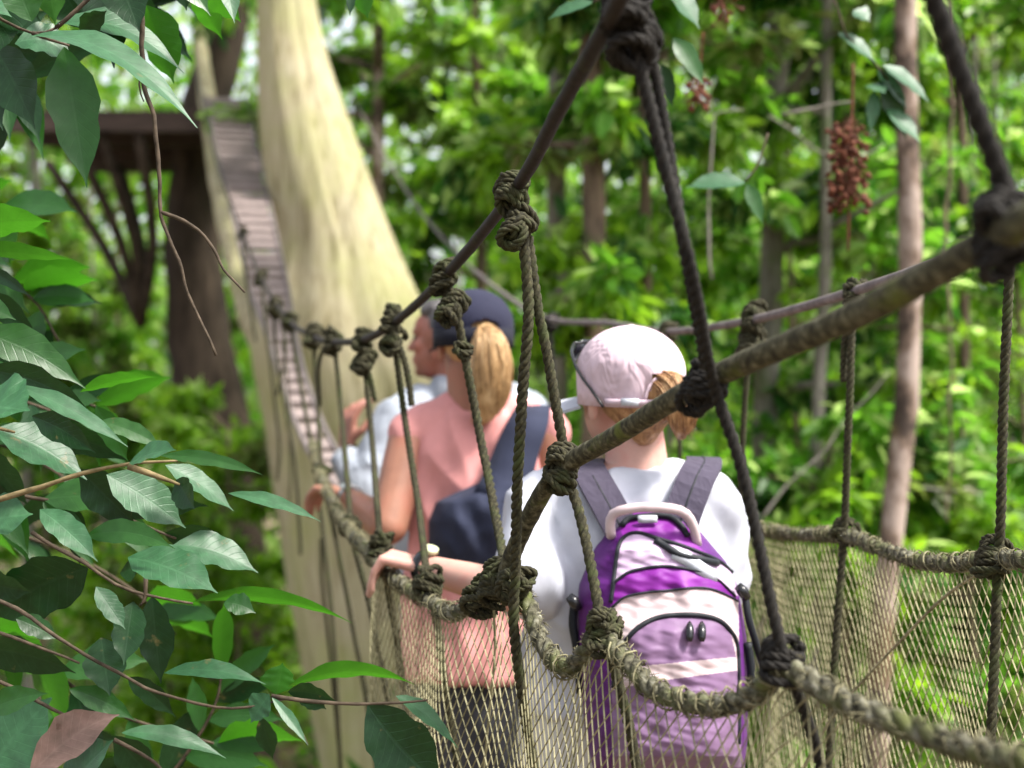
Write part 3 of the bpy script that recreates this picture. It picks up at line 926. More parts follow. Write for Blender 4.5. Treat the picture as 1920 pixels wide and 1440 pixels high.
# suspension ropes: paths, radius, knots [(px,py,Y,R,rr,turns)]
SUS = [
    # S0 from the top knot through the thick rope
    ([(1188, 60, 1.4), (1200, 130, 1.4), (1250, 330, 1.41), (1292, 490, 1.42), (1330, 690, 1.5), (1350, 760, 1.53), (1398, 905, 1.53), (1470, 1235, 1.52), (1510, 1340, 1.55), (1550, 1500, 1.6), (1600, 1900, 1.65)], .0072, 'rope_dark',
     [(1172, 15, 1.38, .0145, .0062, 4), (1190, 80, 1.4, .0165, .0062, 4), (1328, 715, 1.56, .0145, .0055, 4), (1310, 738, 1.58, .0155, .0055, 3), (1466, 1243, 1.53, .0155, .0055, 4)]),
    ([(1205, 80, 1.4), (1226, 130, 1.41), (1262, 340, 1.42), (1285, 480, 1.425), (1322, 690, 1.51)], .0065, 'rope_dark', []),
    # S1
    ([(968, 350, 1.95), (980, 440, 1.95), (989, 530, 1.95), (990, 610, 1.95), (979, 750, 1.97), (970, 920, 2.0), (966, 1080, 2.05), (964, 1180, 2.07), (985, 1345, 2.1), (1010, 1500, 2.12), (1060, 1900, 2.15)], .0083, 'rope',
     [(958, 365, 1.95, .0125, .0065, 4), (972, 425, 1.94, .013, .0062, 5), (960, 352, 1.95, .0115, .006, 3), (966, 1090, 2.08, .017, .0065, 3), (935, 1092, 2.15, .021, .006, 6), (905, 1120, 2.2, .022, .0055, 5)]),
    ([(990, 445, 1.96), (1002, 530, 1.96), (1010, 585, 1.96), (1027, 668, 1.96), (1052, 815, 1.96), (1060, 880, 1.975), (1085, 955, 1.95), (1108, 1060, 1.91), (1131, 1180, 1.87), (1165, 1300, 1.87), (1195, 1440, 1.9), (1270, 1900, 1.95)], .0078, 'rope',
     [(1052, 880, 1.965, .016, .006, 5), (1052, 858, 1.955, .009, .0058, 3), (1131, 1188, 1.87, .017, .006, 4), (1125, 1165, 1.86, .009, .0052, 3)]),
    # S2
    ([(836, 515, 2.45), (848, 560, 2.45), (860, 605, 2.45), (876, 690, 2.45), (905, 840, 2.43), (938, 1010, 2.3), (946, 1075, 2.2)], .0082, 'rope',
     [(832, 520, 2.45, .0135, .0072, 4), (848, 575, 2.44, .013, .0072, 5), (868, 655, 2.45, .0095, .006, 2)]),
    # S3
    ([(736, 605, 2.95), (742, 655, 2.95), (760, 790, 2.93), (785, 950, 2.8), (802, 1085, 2.52), (818, 1160, 2.5), (838, 1310, 2.5), (870, 1500, 2.5)], .0075, 'rope',
     [(735, 600, 2.95, .0125, .0075, 4), (736, 638, 2.94, .012, .0072, 4), (803, 1093, 2.5, .017, .006, 4)]),
    ([(744, 640, 2.94), (756, 668, 2.93), (768, 720, 2.93), (772, 760, 2.93)], .0075, 'rope', []),
    # S4
    ([(680, 640, 3.3), (686, 700, 3.3), (698, 830, 3.2), (713, 1010, 2.85), (728, 1100, 2.75), (756, 1280, 2.75), (780, 1440, 2.75)], .0075, 'rope',
     [(680, 640, 3.3, .013, .008, 4), (682, 678, 3.29, .013, .0075, 4), (714, 1020, 2.83, .016, .006, 4)]),
    ([(686, 680, 3.29), (696, 715, 3.29), (703, 752, 3.29)], .007, 'rope', []),
    # S5
    ([(626, 642, 3.8), (632, 690, 3.8), (642, 790, 3.7), (656, 960, 3.3), (664, 1020, 3.2), (695, 1140, 3.15), (730, 1320, 3.1)], .0075, 'rope',
     [(625, 640, 3.8, .014, .009, 4), (658, 985, 3.22, .016, .006, 3)]),
    ([(614, 645, 3.8), (602, 665, 3.8), (597, 700, 3.9), (600, 760, 4.0)], .0065, 'rope', []),
    # S6, S7, S8
    ([(590, 634, 4.3), (590, 690, 4.3), (596, 760, 4.25), (604, 880, 4.1), (632, 1020, 4.0), (655, 1140, 3.95), (690, 1330, 3.9), (712, 1480, 3.9)], .0075, 'rope', [(588, 632, 4.3, .014, .009, 4), (604, 885, 4.08, .016, .006, 3)]),
    ([(543, 600, 5.2), (556, 680, 5.2), (572, 770, 5.1), (592, 880, 5.0), (606, 1000, 4.95), (622, 1150, 4.9), (632, 1300, 4.9), (640, 1480, 4.9)], .0085, 'rope', [(545, 602, 5.2, .014, .010, 3)]),
    ([(514, 578, 5.8), (518, 660, 5.8), (535, 760, 5.7), (552, 860, 5.6), (560, 960, 5.6), (564, 1040, 5.6)], .0085, 'rope', [(515, 578, 5.8, .016, .011, 3)]),
    ([(525, 590, 5.8), (535, 640, 5.8), (532, 690, 5.8), (520, 740, 5.8)], .007, 'rope', []),
    ([(490, 525, 6.6), (500, 620, 6.5), (514, 740, 6.4), (524, 840, 6.4), (520, 900, 6.4)], .009, 'rope', [(489, 522, 6.6, .015, .010, 3)]),
    ([(602, 1010, 4.6), (606, 1110, 4.6), (622, 1260, 4.6), (640, 1460, 4.6)], .006, 'rope', []),
    ([(622, 950, 4.0), (640, 1060, 4.0), (668, 1210, 3.95), (690, 1300, 3.95)], .005, 'rope', []),
    ([(530, 640, 6.2), (541, 740, 6.2), (545, 860, 6.2), (543, 950, 6.2)], .006, 'rope', []),
    ([(455, 438, 7.9), (462, 520, 7.8), (480, 640, 7.7)], .009, 'rope', [(455, 438, 7.9, .015, .010, 3)]),
    # right side
    ([(1895, 445, 2.06), (1892, 520, 2.06), (1882, 750, 2.07), (1876, 960, 2.08), (1871, 1045, 2.09), (1866, 1200, 2.08), (1857, 1400, 2.05), (1840, 1700, 2.05)], .0078, 'rope',
     [(1895, 447, 2.06, .0125, .0065, 4), (1862, 1048, 2.1, .018, .0055, 6)]),
    ([(1602, 548, 2.6), (1597, 620, 2.6), (1594, 720, 2.6), (1590, 820, 2.61), (1583, 990, 2.65), (1572, 1140, 2.64), (1562, 1300, 2.62), (1550, 1500, 2.6)], .0078, 'rope',
     [(1602, 548, 2.6, .0125, .006, 4), (1584, 1000, 2.66, .0165, .006, 3)]),
    ([(1590, 600, 2.6), (1583, 650, 2.61), (1581, 715, 2.62)], .007, 'rope', []),
    ([(1410, 605, 3.1), (1406, 650, 3.1), (1396, 760, 3.12), (1390, 900, 3.15), (1385, 985, 3.2)], .0075, 'rope', [(1412, 603, 3.1, .015, .009, 4), (1408, 645, 3.1, .014, .009, 5)]),
    ([(1250, 625, 3.7), (1262, 690, 3.7), (1272, 760, 3.7), (1275, 860, 3.7)], .0075, 'rope', [(1252, 624, 3.7, .013, .008, 3)]),
    ([(1032, 602, 5.0), (1033, 650, 5.0), (1040, 720, 5.0), (1050, 840, 5.0)], .009, 'rope_dark', [(1033, 606, 5.0, .014, .009, 3)]),
    # near rope at the upper right with its big blurred knot
    ([(1660, -380, .98), (1722, -90, 1.02), (1790, 100, 1.04), (1845, 245, 1.05), (1885, 360, 1.06), (1892, 440, 1.07)], .0088, 'rope_dark', [(1885, 440, 1.07, .0135, .0062, 5), (1872, 392, 1.06, .010, .0058, 3)]),
]
for k, (pts, R, mk, kn) in enumerate(SUS):
    mb = MB()
    near = min(p[2] for p in pts) < 3.2
    if near: laid_rope(mb, PX(pts), R, 3, R * 5.2, 10, 6, .001)
    else: laid_rope(mb, PX(pts), R, 3, R * 6, 6, 5, .001)
    ro = mb.build('suspension_rope', M[mk], BR)
    for j, (x, y, Y, KR, rr, tn) in enumerate(kn):
        mb = MB()
        knot(mb, P(x, y, Y), (.35 * (1 if j % 2 else -1), .5, .6) if j % 2 else (.2, .3, 1), KR, tn, rr, k * 10 + j, near)
        mb.build('knot', M['rope_dark' if (mk == 'rope_dark') else 'rope'], ro)
# ------------------------------------------------------------------ people helpers
def capsule(bm, a, b, r0, r1, n=16):
    a, b = Vector(a), Vector(b)
    d = b - a
    L_ = d.length
    d = d / L_ if L_ > 1e-6 else Vector((0, 0, 1))
    u = d.orthogonal().normalized(); v = d.cross(u)
    prof = [(-r0 * math.cos(t), r0 * math.sin(t)) for t in np.linspace(.15, math.pi / 2, 5)] + [(L_ + r1 * math.sin(t), r1 * math.cos(t)) for t in np.linspace(0, math.pi / 2 - .15, 5)]
    rings = []
    for h, r in prof:
        rings.append([bm.verts.new(a + d * h + (u * math.cos(t) + v * math.sin(t)) * r) for t in np.arange(n) * 2 * math.pi / n])
    for i in range(len(rings) - 1):
        for j in range(n):
            bm.faces.new((rings[i][j], rings[i][(j + 1) % n], rings[i + 1][(j + 1) % n], rings[i + 1][j]))
    bm.faces.new(rings[0][::-1]); bm.faces.new(rings[-1])


def ellip(bm, c, r, rot=None):
    R = rot.to_3x3().to_4x4() if rot is not None else Matrix.Identity(4)
    bmesh.ops.create_uvsphere(bm, u_segments=24, v_segments=14, radius=1.0, matrix=Matrix.Translation(Vector(c)) @ R @ Matrix.Diagonal((*r, 1)))


def loft(bm, secs, n=28, p=2.4):
    """closed body through sections (centre, half width, half depth)"""
    rings = []
    for c, hw, hd in secs:
        ring = []
        for t in np.arange(n) * 2 * math.pi / n:
            ct, st = math.cos(t), math.sin(t)
            ring.append(bm.verts.new((c[0] + hw * math.copysign(abs(ct) ** (2 / p), ct), c[1] + hd * math.copysign(abs(st) ** (2 / p), st), c[2])))
        rings.append(ring)
    for i in range(len(rings) - 1):
        for j in range(n):
            bm.faces.new((rings[i][j], rings[i][(j + 1) % n], rings[i + 1][(j + 1) % n], rings[i + 1][j]))
    bm.faces.new(rings[0][::-1]); bm.faces.new(rings[-1])
    return rings


def melt(bm, name, m, parent, voxel=.007, smooth=4, label=None, fold=0.0, ff=10):
    """joins the overlapping shapes of bm into one continuous skin"""
    bmesh.ops.recalc_face_normals(bm, faces=bm.faces)
    me = bpy.data.meshes.new(name)
    bm.to_mesh(me); bm.free()
    o = bpy.data.objects.new('tmp', me)
    COL.objects.link(o)
    r = o.modifiers.new('r', 'REMESH'); r.mode = 'VOXEL'; r.voxel_size = voxel; r.use_smooth_shade = True
    if smooth:
        sm = o.modifiers.new('s', 'SMOOTH'); sm.iterations = smooth; sm.factor = .5
    dg = bpy.context.evaluated_depsgraph_get()
    me2 = bpy.data.meshes.new_from_object(o.evaluated_get(dg))
    bpy.data.objects.remove(o); bpy.data.meshes.remove(me)
    me2.name = name
    nv = len(me2.vertices)
    co = np.zeros(nv * 3); me2.vertices.foreach_get('co', co); co = co.reshape(-1, 3)
    if fold:
        nr = np.zeros(nv * 3); me2.vertices.foreach_get('normal', nr); nr = nr.reshape(-1, 3)
        for i in range(nv):
            q = co[i]
            a = noise.noise(Vector((q[0] * ff + q[2] * 3, q[1] * ff, q[2] * ff * .45)))
            b = noise.noise(Vector((q[0] * ff * 2.3 - q[2] * 7, q[1] * ff * 2.3, q[2] * ff * 1.1 + 5)))
            co[i] += nr[i] * fold * (1 - 2 * abs(a) + .5 * b)
    org = WLOC[parent.name]
    me2.vertices.foreach_set('co', (co - np.array(org)).ravel())
    me2.materials.clear(); me2.materials.append(m)
    me2.polygons.foreach_set('use_smooth', [True] * len(me2.polygons))
    me2.update()
    return link(name, me2, parent, org, label)


class Head:
    """head shape in its own axes: x to the person's right, y forward, z up"""
    def __init__(s, c, yaw, pitch=0, roll=0, k=1.0):
        s.c = Vector(c); s.k = k
        s.R = (Matrix.Rotation(math.radians(yaw), 3, 'Z') @ Matrix.Rotation(math.radians(pitch), 3, 'X') @ Matrix.Rotation(math.radians(roll), 3, 'Y'))

    def at(s, x, y, z):
        return s.c + s.R @ (Vector((x, y, z)) * s.k)

    def add(s, bm):
        k = s.k
        e = lambda p, r: ellip(bm, s.at(*p), tuple(q * k for q in r), s.R)
        e((0, -.008, .025), (.074, .094, .092))
        e((0, .045, -.045), (.058, .052, .068))
        e((0, .078, -.092), (.024, .018, .018))
        e((0, .068, .035), (.052, .032, .045))
        capsule(bm, s.at(-.035, .085, .022), s.at(.035, .085, .022), .012 * k, .012 * k)
        capsule(bm, s.at(0, .094, .012), s.at(0, .114, -.026), .0085 * k, .0125 * k)
        for q in (-1, 1):
            e((q * .011, .103, -.029), (.008, .009, .007))
            e((q * .040, .066, -.018), (.022, .024, .022))
            e((q * .079, -.004, -.030), (.007, .018, .030))
            e((q * .084, -.012, -.022), (.006, .014, .020))
        capsule(bm, s.at(-.018, .094, -.056), s.at(.018, .094, -.056), .0075 * k, .0075 * k)
        capsule(bm, s.at(-.015, .092, -.068), s.at(.015, .092, -.068), .008 * k, .008 * k)

    def eyes(s, parent):
        for q in (-1, 1):
            mb = MB()
            tube(mb, np.array([s.at(q * .031, .082 + t, .004) for t in (0, .006, .010, .012)]), [.010, .010, .007, .002], 10)
            mb.build('eye', M['eye'], parent)


def hand(bm, wrist, fwd, palm, curl, thumb_side=1, k=1.0, spread=.12):
    """palm with four bent fingers and a thumb; palm = direction the palm faces, curl in degrees per joint"""
    f = Vector(fwd).normalized()
    pn = Vector(palm); pn = (pn - f * pn.dot(f)).normalized()
    s = f.cross(pn).normalized() * thumb_side           # towards the thumb
    w0 = Vector(wrist)
    for i in range(4):
        o = (1.5 - i) * .0195 * k
        capsule(bm, w0 + s * o * .65, w0 + f * .082 * k + s * o, .0135 * k, .0110 * k, 10)
    lens = (.040, .045, .042, .033)
    for i in range(4):
        o = (1.5 - i) * .0205 * k
        p = w0 + f * .082 * k + s * o
        d = (f + s * (1.5 - i) * spread).normalized()
        ang = 0
        for j in range(3):
            ang += math.radians(curl[j] + (i - 1) * 3)
            dd = (d * math.cos(ang) + pn * math.sin(ang)).normalized()
            L_ = lens[i] * k * (1, .66, .52)[j]
            q = p + dd * L_
            capsule(bm, p, q, (.0098 - .0009 * j) * k, (.0092 - .0009 * j) * k, 10)
            p = q
    p = w0 + f * .022 * k + s * .024 * k
    dirs = [(f * .55 + s * .75 + pn * .30), (f * .8 + s * .30 + pn * .45), (f * .75 - s * .05 + pn * .65)]
    for j, L_ in enumerate((.040, .032, .027)):
        q = p + dirs[j].normalized() * L_ * k
        capsule(bm, p, q, (.0125 - .0013 * j) * k, (.0112 - .0013 * j) * k, 10)
        p = q


def ring_band(mb, p, ax, R, h, th=.003, n=24):
    ax = Vector(ax).normalized(); u = ax.orthogonal().normalized(); v = ax.cross(u)
    V, Fq = [], []
    for i in range(n):
        t = 2 * math.pi * i / n
        o = u * math.cos(t) + v * math.sin(t)
        for r, z in ((R, -h / 2), (R + th, -h / 2), (R + th, h / 2), (R, h / 2)):
            V.append(tuple(Vector(p) + o * r + ax * z))
    for i in range(n):
        a, b = i * 4, ((i + 1) % n) * 4
        for j in range(4): Fq.append((a + j, a + (j + 1) % 4, b + (j + 1) % 4, b + j))
    mb.add(V, Fq)


def watch(parent, p, ax, R, face_dir, m_band, m_face):
    mb = MB(); ring_band(mb, p, ax, R, .018)
    o = mb.build('wristwatch', m_band, parent)
    fd = Vector(face_dir).normalized()
    mb = MB()
    c = Vector(p) + fd * (R + .002)
    tube(mb, np.array([c, c + fd * .008, c + fd * .009]), [.016, .016, .013], 18)
    mb.build('watch_face', m_face, o)


def ribbon(mb, pts, wd, nrm, th=.006):
    """flat strap through pts; wd = widths, nrm = outward normals"""
    c = [Vector(p) for p in pts]
    V, Fq = [], []
    k = len(c)
    for i in range(k):
        t = (c[min(i + 1, k - 1)] - c[max(i - 1, 0)]).normalized()
        n_ = Vector(nrm[i]); n_ = (n_ - t * n_.dot(t)).normalized()
        s_ = t.cross(n_)
        for a, b in ((-1, 0), (1, 0), (1, 1), (-1, 1)):
            V.append(tuple(c[i] + s_ * a * wd[i] / 2 + n_ * b * th))
    for i in range(k - 1):
        for j in range(4): Fq.append((i * 4 + j, i * 4 + (j + 1) % 4, i * 4 + 4 + (j + 1) % 4, i * 4 + 4 + j))
    Fq += [(3, 2, 1, 0), tuple(k * 4 - 4 + j for j in range(4))]
    mb.add(V, Fq)


def cap_shell(hd, rx, ry, rz, zc, zlow, hole=None, nu=72, nv=26, yoff=-.006):
    """cap crown over a head; hole(x,z)->True cuts the opening above the rear strap; returns MB"""
    mb = MB()
    V, keep = [], []
    for j in range(nv + 1):
        ph = j / nv
        z0 = zc + rz * math.cos(ph * math.pi / 2 * 1.0)
        for i in range(nu):
            th = 2 * math.pi * i / nu
            sn = math.sin(ph * math.pi / 2)
            x = rx * sn * math.cos(th); y = ry * sn * math.sin(th) + yoff
            zz = zc + rz * math.cos(ph * math.pi / 2)
            V.append((x, y, zz))
    # straight lower band below the widest line
    low = zlow
    for jj in (1, 2):
        for i in range(nu):
            th = 2 * math.pi * i / nu
            f_ = 1 - .02 * jj
            V.append((rx * f_ * math.cos(th), ry * f_ * math.sin(th) + yoff, zc + (low - zc) * jj / 2))
    Fq = []
    rowsn = nv + 3
    for j in range(rowsn - 1):
        for i in range(nu):
            k = (i + 1) % nu
            q = (j * nu + i, j * nu + k, (j + 1) * nu + k, (j + 1) * nu + i)
            cx = sum(V[a][0] for a in q) / 4; cy = sum(V[a][1] for a in q) / 4; cz = sum(V[a][2] for a in q) / 4
            if hole and hole(cx, cy, cz): continue
            Fq.append(q)
    mb.add([tuple(hd.at(*v)) for v in V], Fq)
    return mb


def strands(path, radii, n, m, parent, name='hair_strand', seed=1, r=.0016):
    """loose hair lying over a ponytail, as one piece"""
    rr_ = random.Random(seed)
    c = spline(path, .008)
    R_ = np.interp(np.linspace(0, 1, len(c)), np.linspace(0, 1, len(radii)), radii)
    t, u, v = frames(c)
    mb = MB()
    for k in range(n):
        a = rr_.uniform(0, 6.28); f = rr_.uniform(.85, 1.12); tw = rr_.uniform(-.5, .5); fly = rr_.uniform(0, .012) * (rr_.random() < .3)
        e = rr_.randint(int(len(c) * .7), len(c)); s0 = rr_.randint(0, int(len(c) * .15))
        q = []
        for i in range(s0, e):
            th = a + tw * i / len(c) + .25 * noise.noise(Vector((i * .12, k * 3.3, seed)))
            q.append(c[i] + (u[i] * math.cos(th) + v[i] * math.sin(th)) * (R_[i] * f + fly * (i / len(c)) ** 2))
        if len(q) > 4: tube(mb, np.array(q), np.linspace(r, r * .4, len(q)), 4)
    return mb.build(name, m, parent)


# ------------------------------------------------------------------ woman in the white shirt, pale pink cap (2.6 m)
YW = 2.6
W_ = thing('person', 'woman in white shirt and pale pink cap, left hand resting on the net rope', 'person', Vector((.22, YW, -1.5)))
hw_ = Head(P(1178, 729, YW), 30, 2, 0, 1.0)
hip = Vector((.20, YW + .02, -.60)); chest = Vector((.212, YW, -.30))
shL, shR = P(1014, 962, YW), P(1326, 962, YW)
elL, wrL = P(975, 1112, 2.50), P(798, 1066, 2.66)
elR, wrR = P(1332, 1120, 2.66), P(1270, 1120, 2.95)
bm = bmesh.new()
hw_.add(bm)
capsule(bm, P(1190, 800, YW + .01), P(1195, 905, YW), .052, .062)
loft(bm, [((.2, YW, -.80), .15, .10), ((.2, YW, -.62), .165, .11), ((.205, YW, -.42), .135, .095), ((.21, YW, -.27), .155, .095), ((.213, YW, -.20), .12, .07), ((.213, YW, -.15), .06, .05)])
for sh, el, wr, fw, pm, ts in ((shL, elL, wrL, (-.97, .15, .12), (0, .1, -1), 1), (shR, elR, wrR, (-.3, 1, .1), (0, .1, -1), -1)):
    capsule(bm, sh, el, .050, .040); capsule(bm, el, wr, .040, .026)
hand(bm, P(796, 1062, 2.66), (-.95, .22, .22), (-.1, .1, -1), (62, 16, 10), -1, .92)
hand(bm, wrR, (-.4, 1, .1), (0, .1, -1), (40, 50, 30), 1)
for sx, yo in ((-.085, .05), (.085, -.03)):
    capsule(bm, (.2 + sx, YW, -.72), (.2 + sx, YW + yo + .02, -1.08), .082, .055)
    capsule(bm, (.2 + sx, YW + yo + .02, -1.08), (.2 + sx, YW + yo - .03, -1.46), .052, .036)
    capsule(bm, (.2 + sx, YW + yo - .06, -1.475), (.2 + sx, YW + yo + .13, -1.485), .034, .030)
melt(bm, 'body', M['skin_fair'], W_, .0052, 3)
hw_.eyes(W_)
# white T-shirt
bm = bmesh.new()
loft(bm, [((.205, YW + .01, -.60), .19, .135), ((.205, YW + .005, -.48), .18, .128), ((.21, YW, -.36), .178, .120), ((.213, YW - .005, -.27), .178, .118), ((.213, YW - .003, -.20), .150, .095), ((.213, YW, -.163), .098, .076)], p=2.3)
for sh, el in ((shL, P(1000, 1085, 2.52)), (shR, P(1330, 1085, 2.63))):
    inn = sh + Vector((.07 if sh.x < .2 else -.07, 0, .03))
    capsule(bm, inn, sh, .062, .066)
    capsule(bm, sh, el, .066, .068)
melt(bm, 'shirt', M['white_cotton'], W_, .007, 10, fold=.013, ff=13)
bm = bmesh.new()
loft(bm, [((.2, YW + .01, -.70), .185, .125), ((.2, YW + .01, -.62), .18, .125), ((.2, YW, -.52), .16, .115)])
for sx in (-.088, .088): capsule(bm, (.2 + sx, YW, -.62), (.2 + sx, YW + .01, -.66), .098, .100)
melt(bm, 'shorts', M['stone_cotton'], W_, .008, 3, fold=.004)
# hair: nape and ponytail through the cap opening
bm = bmesh.new()
ellip(bm, hw_.at(0, -.034, .0), (.075, .080, .072), hw_.R)
capsule(bm, hw_.at(.0, -.075, -.03), hw_.at(.0, -.055, -.075), .040, .026)
pt = [hw_.at(.0, -.088, .014), hw_.at(.004, -.126, .004), hw_.at(.012, -.146, -.030), hw_.at(.020, -.140, -.055), hw_.at(.028, -.130, -.078)]
for a, b, r0, r1 in zip(pt[:-1], pt[1:], (.020, .026, .027, .021), (.026, .027, .021, .008)): capsule(bm, a, b, r0, r1)
hr_ = melt(bm, 'hair', M['ginger'], W_, .006, 3, fold=.003, ff=26)
strands(pt, (.022, .028, .029, .024, .012), 130, M['ginger'], hr_, seed=3)
# cap: crown with arched opening at the back, strap, brim, button
zc = .030
hole = lambda x, y, z: (y < -.04 and (x / .036) ** 2 + ((z + .016) / .044) ** 2 < 1 and z > -.016)
cp = cap_shell(hw_, .0925, .108, .084, zc, -.030, hole, 240, 70)
o = cp.build('cap', M['pink_cap'], W_)
sl = o.modifiers.new('thick', 'SOLIDIFY'); sl.thickness = .003; sl.offset = -1
mb = MB()
for i in range(6):
    th = math.pi / 6 + i * math.pi / 3
    pts_ = []
    for j in range(0, 27):
        ph = j / 26 * math.pi / 2
        x, y, z = .0932 * math.sin(ph) * math.cos(th), .1087 * math.sin(ph) * math.sin(th) - .006, zc + .0847 * math.cos(ph)
        if not hole(x, y, z): pts_.append(hw_.at(x, y, z))
    tube(mb, np.array(pts_), .0019, 5)
ellip_bm = [hw_.at(0, -.006, zc + .083), hw_.at(0, -.006, zc + .087)]
tube(mb, np.array([ellip_bm[0], ellip_bm[1], hw_.at(0, -.006, zc + .089)]), [.009, .008, .003], 12)
mb.build('cap_seam', M['beige'], o)
mb = MB()                                    # brim: curved, pointing forward
V, Fq = [], []
for lay in (0, 1):
    for j in range(9):
        for i in range(25):
            a = (i / 24 - .5) * math.radians(150)
            r = j / 8
            x = math.sin(a) * (.090 + .004 * r); y = math.cos(a) * .103 + r * .085 * math.cos(a * .55) ** 1.2
            z = -.018 - .018 * (x / .085) ** 2 - r * .012 + (.004 if lay else 0)
            V.append(tuple(hw_.at(x, y, z)))
for lay in (0, 1):
    for j in range(8):
        for i in range(24):
            q = [lay * 225 + j * 25 + i, lay * 225 + j * 25 + i + 1, lay * 225 + (j + 1) * 25 + i + 1, lay * 225 + (j + 1) * 25 + i]
            Fq.append(q if lay else q[::-1])
for i in range(24): Fq.append((8 * 25 + i, 8 * 25 + i + 1, 225 + 8 * 25 + i + 1, 225 + 8 * 25 + i))
for j in range(8):
    for e in (0, 24): Fq.append((j * 25 + e, (j + 1) * 25 + e, 225 + (j + 1) * 25 + e, 225 + j * 25 + e))
mb.add(V, Fq); mb.build('cap_brim', M['white_cotton'], o)
mb = MB()                                    # rear strap with a pale clasp
st = [hw_.at(.0945 * math.cos(t), .1115 * math.sin(t) - .006, -.020) for t in np.linspace(math.radians(205), math.radians(335), 16)]
ribbon(mb, st, [.010] * 16, [(p - hw_.at(0, 0, -.02)) for p in st], .0035)
mb.build('cap_strap', M['pink_cap'], o)
mb = MB()
ribbon(mb, st[2:5], [.013] * 3, [(p - hw_.at(0, 0, -.02)) for p in st[2:5]], .006)
mb.build('cap_clasp', M['buckle'], o)
mb = MB()
rim = [hw_.at(.036 * math.cos(t), -(.1085 * math.sqrt(1 - (.036 * math.cos(t) / .0925) ** 2)) * math.cos(max(0, (-.016 + .044 * math.sin(t) - zc)) * 5) - .006, -.016 + .044 * math.sin(t)) for t in np.linspace(0, math.pi, 22)]
tube(mb, np.array(rim), .0035, 7); mb.build('cap_seam', M['pink_cap'], o)
# sunglasses pushed up over the cap
sg = thing('sunglasses', 'black sunglasses pushed up on the pale pink cap', 'sunglasses', hw_.at(0, .1, .06))
mb = MB()
for q in (-1, 1):
    arm = [hw_.at(q * .060, .096, .082), hw_.at(q * .088, .058, .064), hw_.at(q * .100, .012, .028), hw_.at(q * .098, -.030, -.004), hw_.at(q * .0915, -.055, -.030)]
    tube(mb, spline(arm, .01), .0030, 7)
tube(mb, spline([hw_.at(-.060, .096, .082), hw_.at(0, .113, .088), hw_.at(.060, .096, .082)], .01), .003, 7)
mb.build('frame', M['black_plastic'], sg)
for q in (-1, 1):
    mb = MB()
    cen = hw_.at(q * .033, .112, .068); nn_ = (hw_.R @ Vector((q * .35, .85, .40))).normalized()
    t_ = [cen, cen + nn_ * .0025]
    tube(mb, np.array(t_), [.024, .023], 20); mb.build('lens', M['lens'], sg)
watch(W_, P(800, 1064, 2.66), elL - wrL, .031, (.2, -.3, 1), M['black_plastic'], M['watch_pale'])

# ------------------------------------------------------------------ backpack
BP = thing('backpack', 'purple and lavender backpack with beige bands on the white shirted woman', 'backpack', P(1245, 1300, 2.47))
ol = np.array([(948, 1168, 1290), (962, 1150, 1302), (995, 1136, 1312), (1022, 1116, 1334), (1053, 1102, 1361), (1095, 1086, 1381), (1141, 1082, 1391), (1193, 1082, 1399), (1282, 1088, 1402), (1380, 1098, 1402), (1440, 1112, 1396), (1470, 1140, 1370)], float)
YB = 2.497


def bag_edges(y):
    return np.interp(y, ol[:, 0], ol[:, 1]), np.interp(y, ol[:, 0], ol[:, 2])


def bag_Y(x, y, lift=0.0):
    l, r = bag_edges(y)
    u = max(-1, min(1, (x - (l + r) / 2) / ((r - l) / 2)))
    v = (y - 948) / (1470 - 948)
    prof = min(1, (v / .16)) ** .6 if v < .16 else 1
    prof *= (min(1, (1 - v) / .10)) ** .5 if v > .9 else 1
    depth = (.085 + .10 * v) * prof
    pocket = .028 * max(0, 1 - ((x - 1275) / 118) ** 4) * (1 / (1 + math.exp(-(y - 1170) / 9))) * (1 / (1 + math.exp((y - 1420) / 9)))
    band = .010 * (1 / (1 + math.exp(-(y - 1075 - .00025 * (x - 1260) ** 2 * 3) / 6)))
    wr = .006 * noise.noise(Vector((x * .03, y * .02, 2))) + .003 * noise.noise(Vector((x * .02 + y * .05, y * .06 - x * .03, 6)))
    return YB - (depth * max(0, 1 - abs(u) ** 3.2) ** .55) - pocket - band - wr - lift


LA = np.array([(1145, 1130), (1150, 1095), (1159, 1028), (1174, 1004), (1199, 999), (1235, 1010), (1284, 1025), (1345, 1050), (1374, 1074)])
LB = np.array([(1148, 1095), (1177, 1074), (1211, 1065), (1254, 1062), (1309, 1071), (1345, 1086), (1378, 1117)])
LC = np.array([(1145, 1141), (1171, 1120), (1211, 1111), (1254, 1107), (1309, 1102), (1345, 1108), (1384, 1127)])
LDp = [(1150, 1290), (1158, 1235), (1171, 1205), (1199, 1175), (1239, 1157), (1300, 1153), (1345, 1162), (1370, 1184), (1382, 1212), (1385, 1291), (1385, 1395)]
lx = lambda Ln, x: np.interp(x, Ln[:, 0], Ln[:, 1])


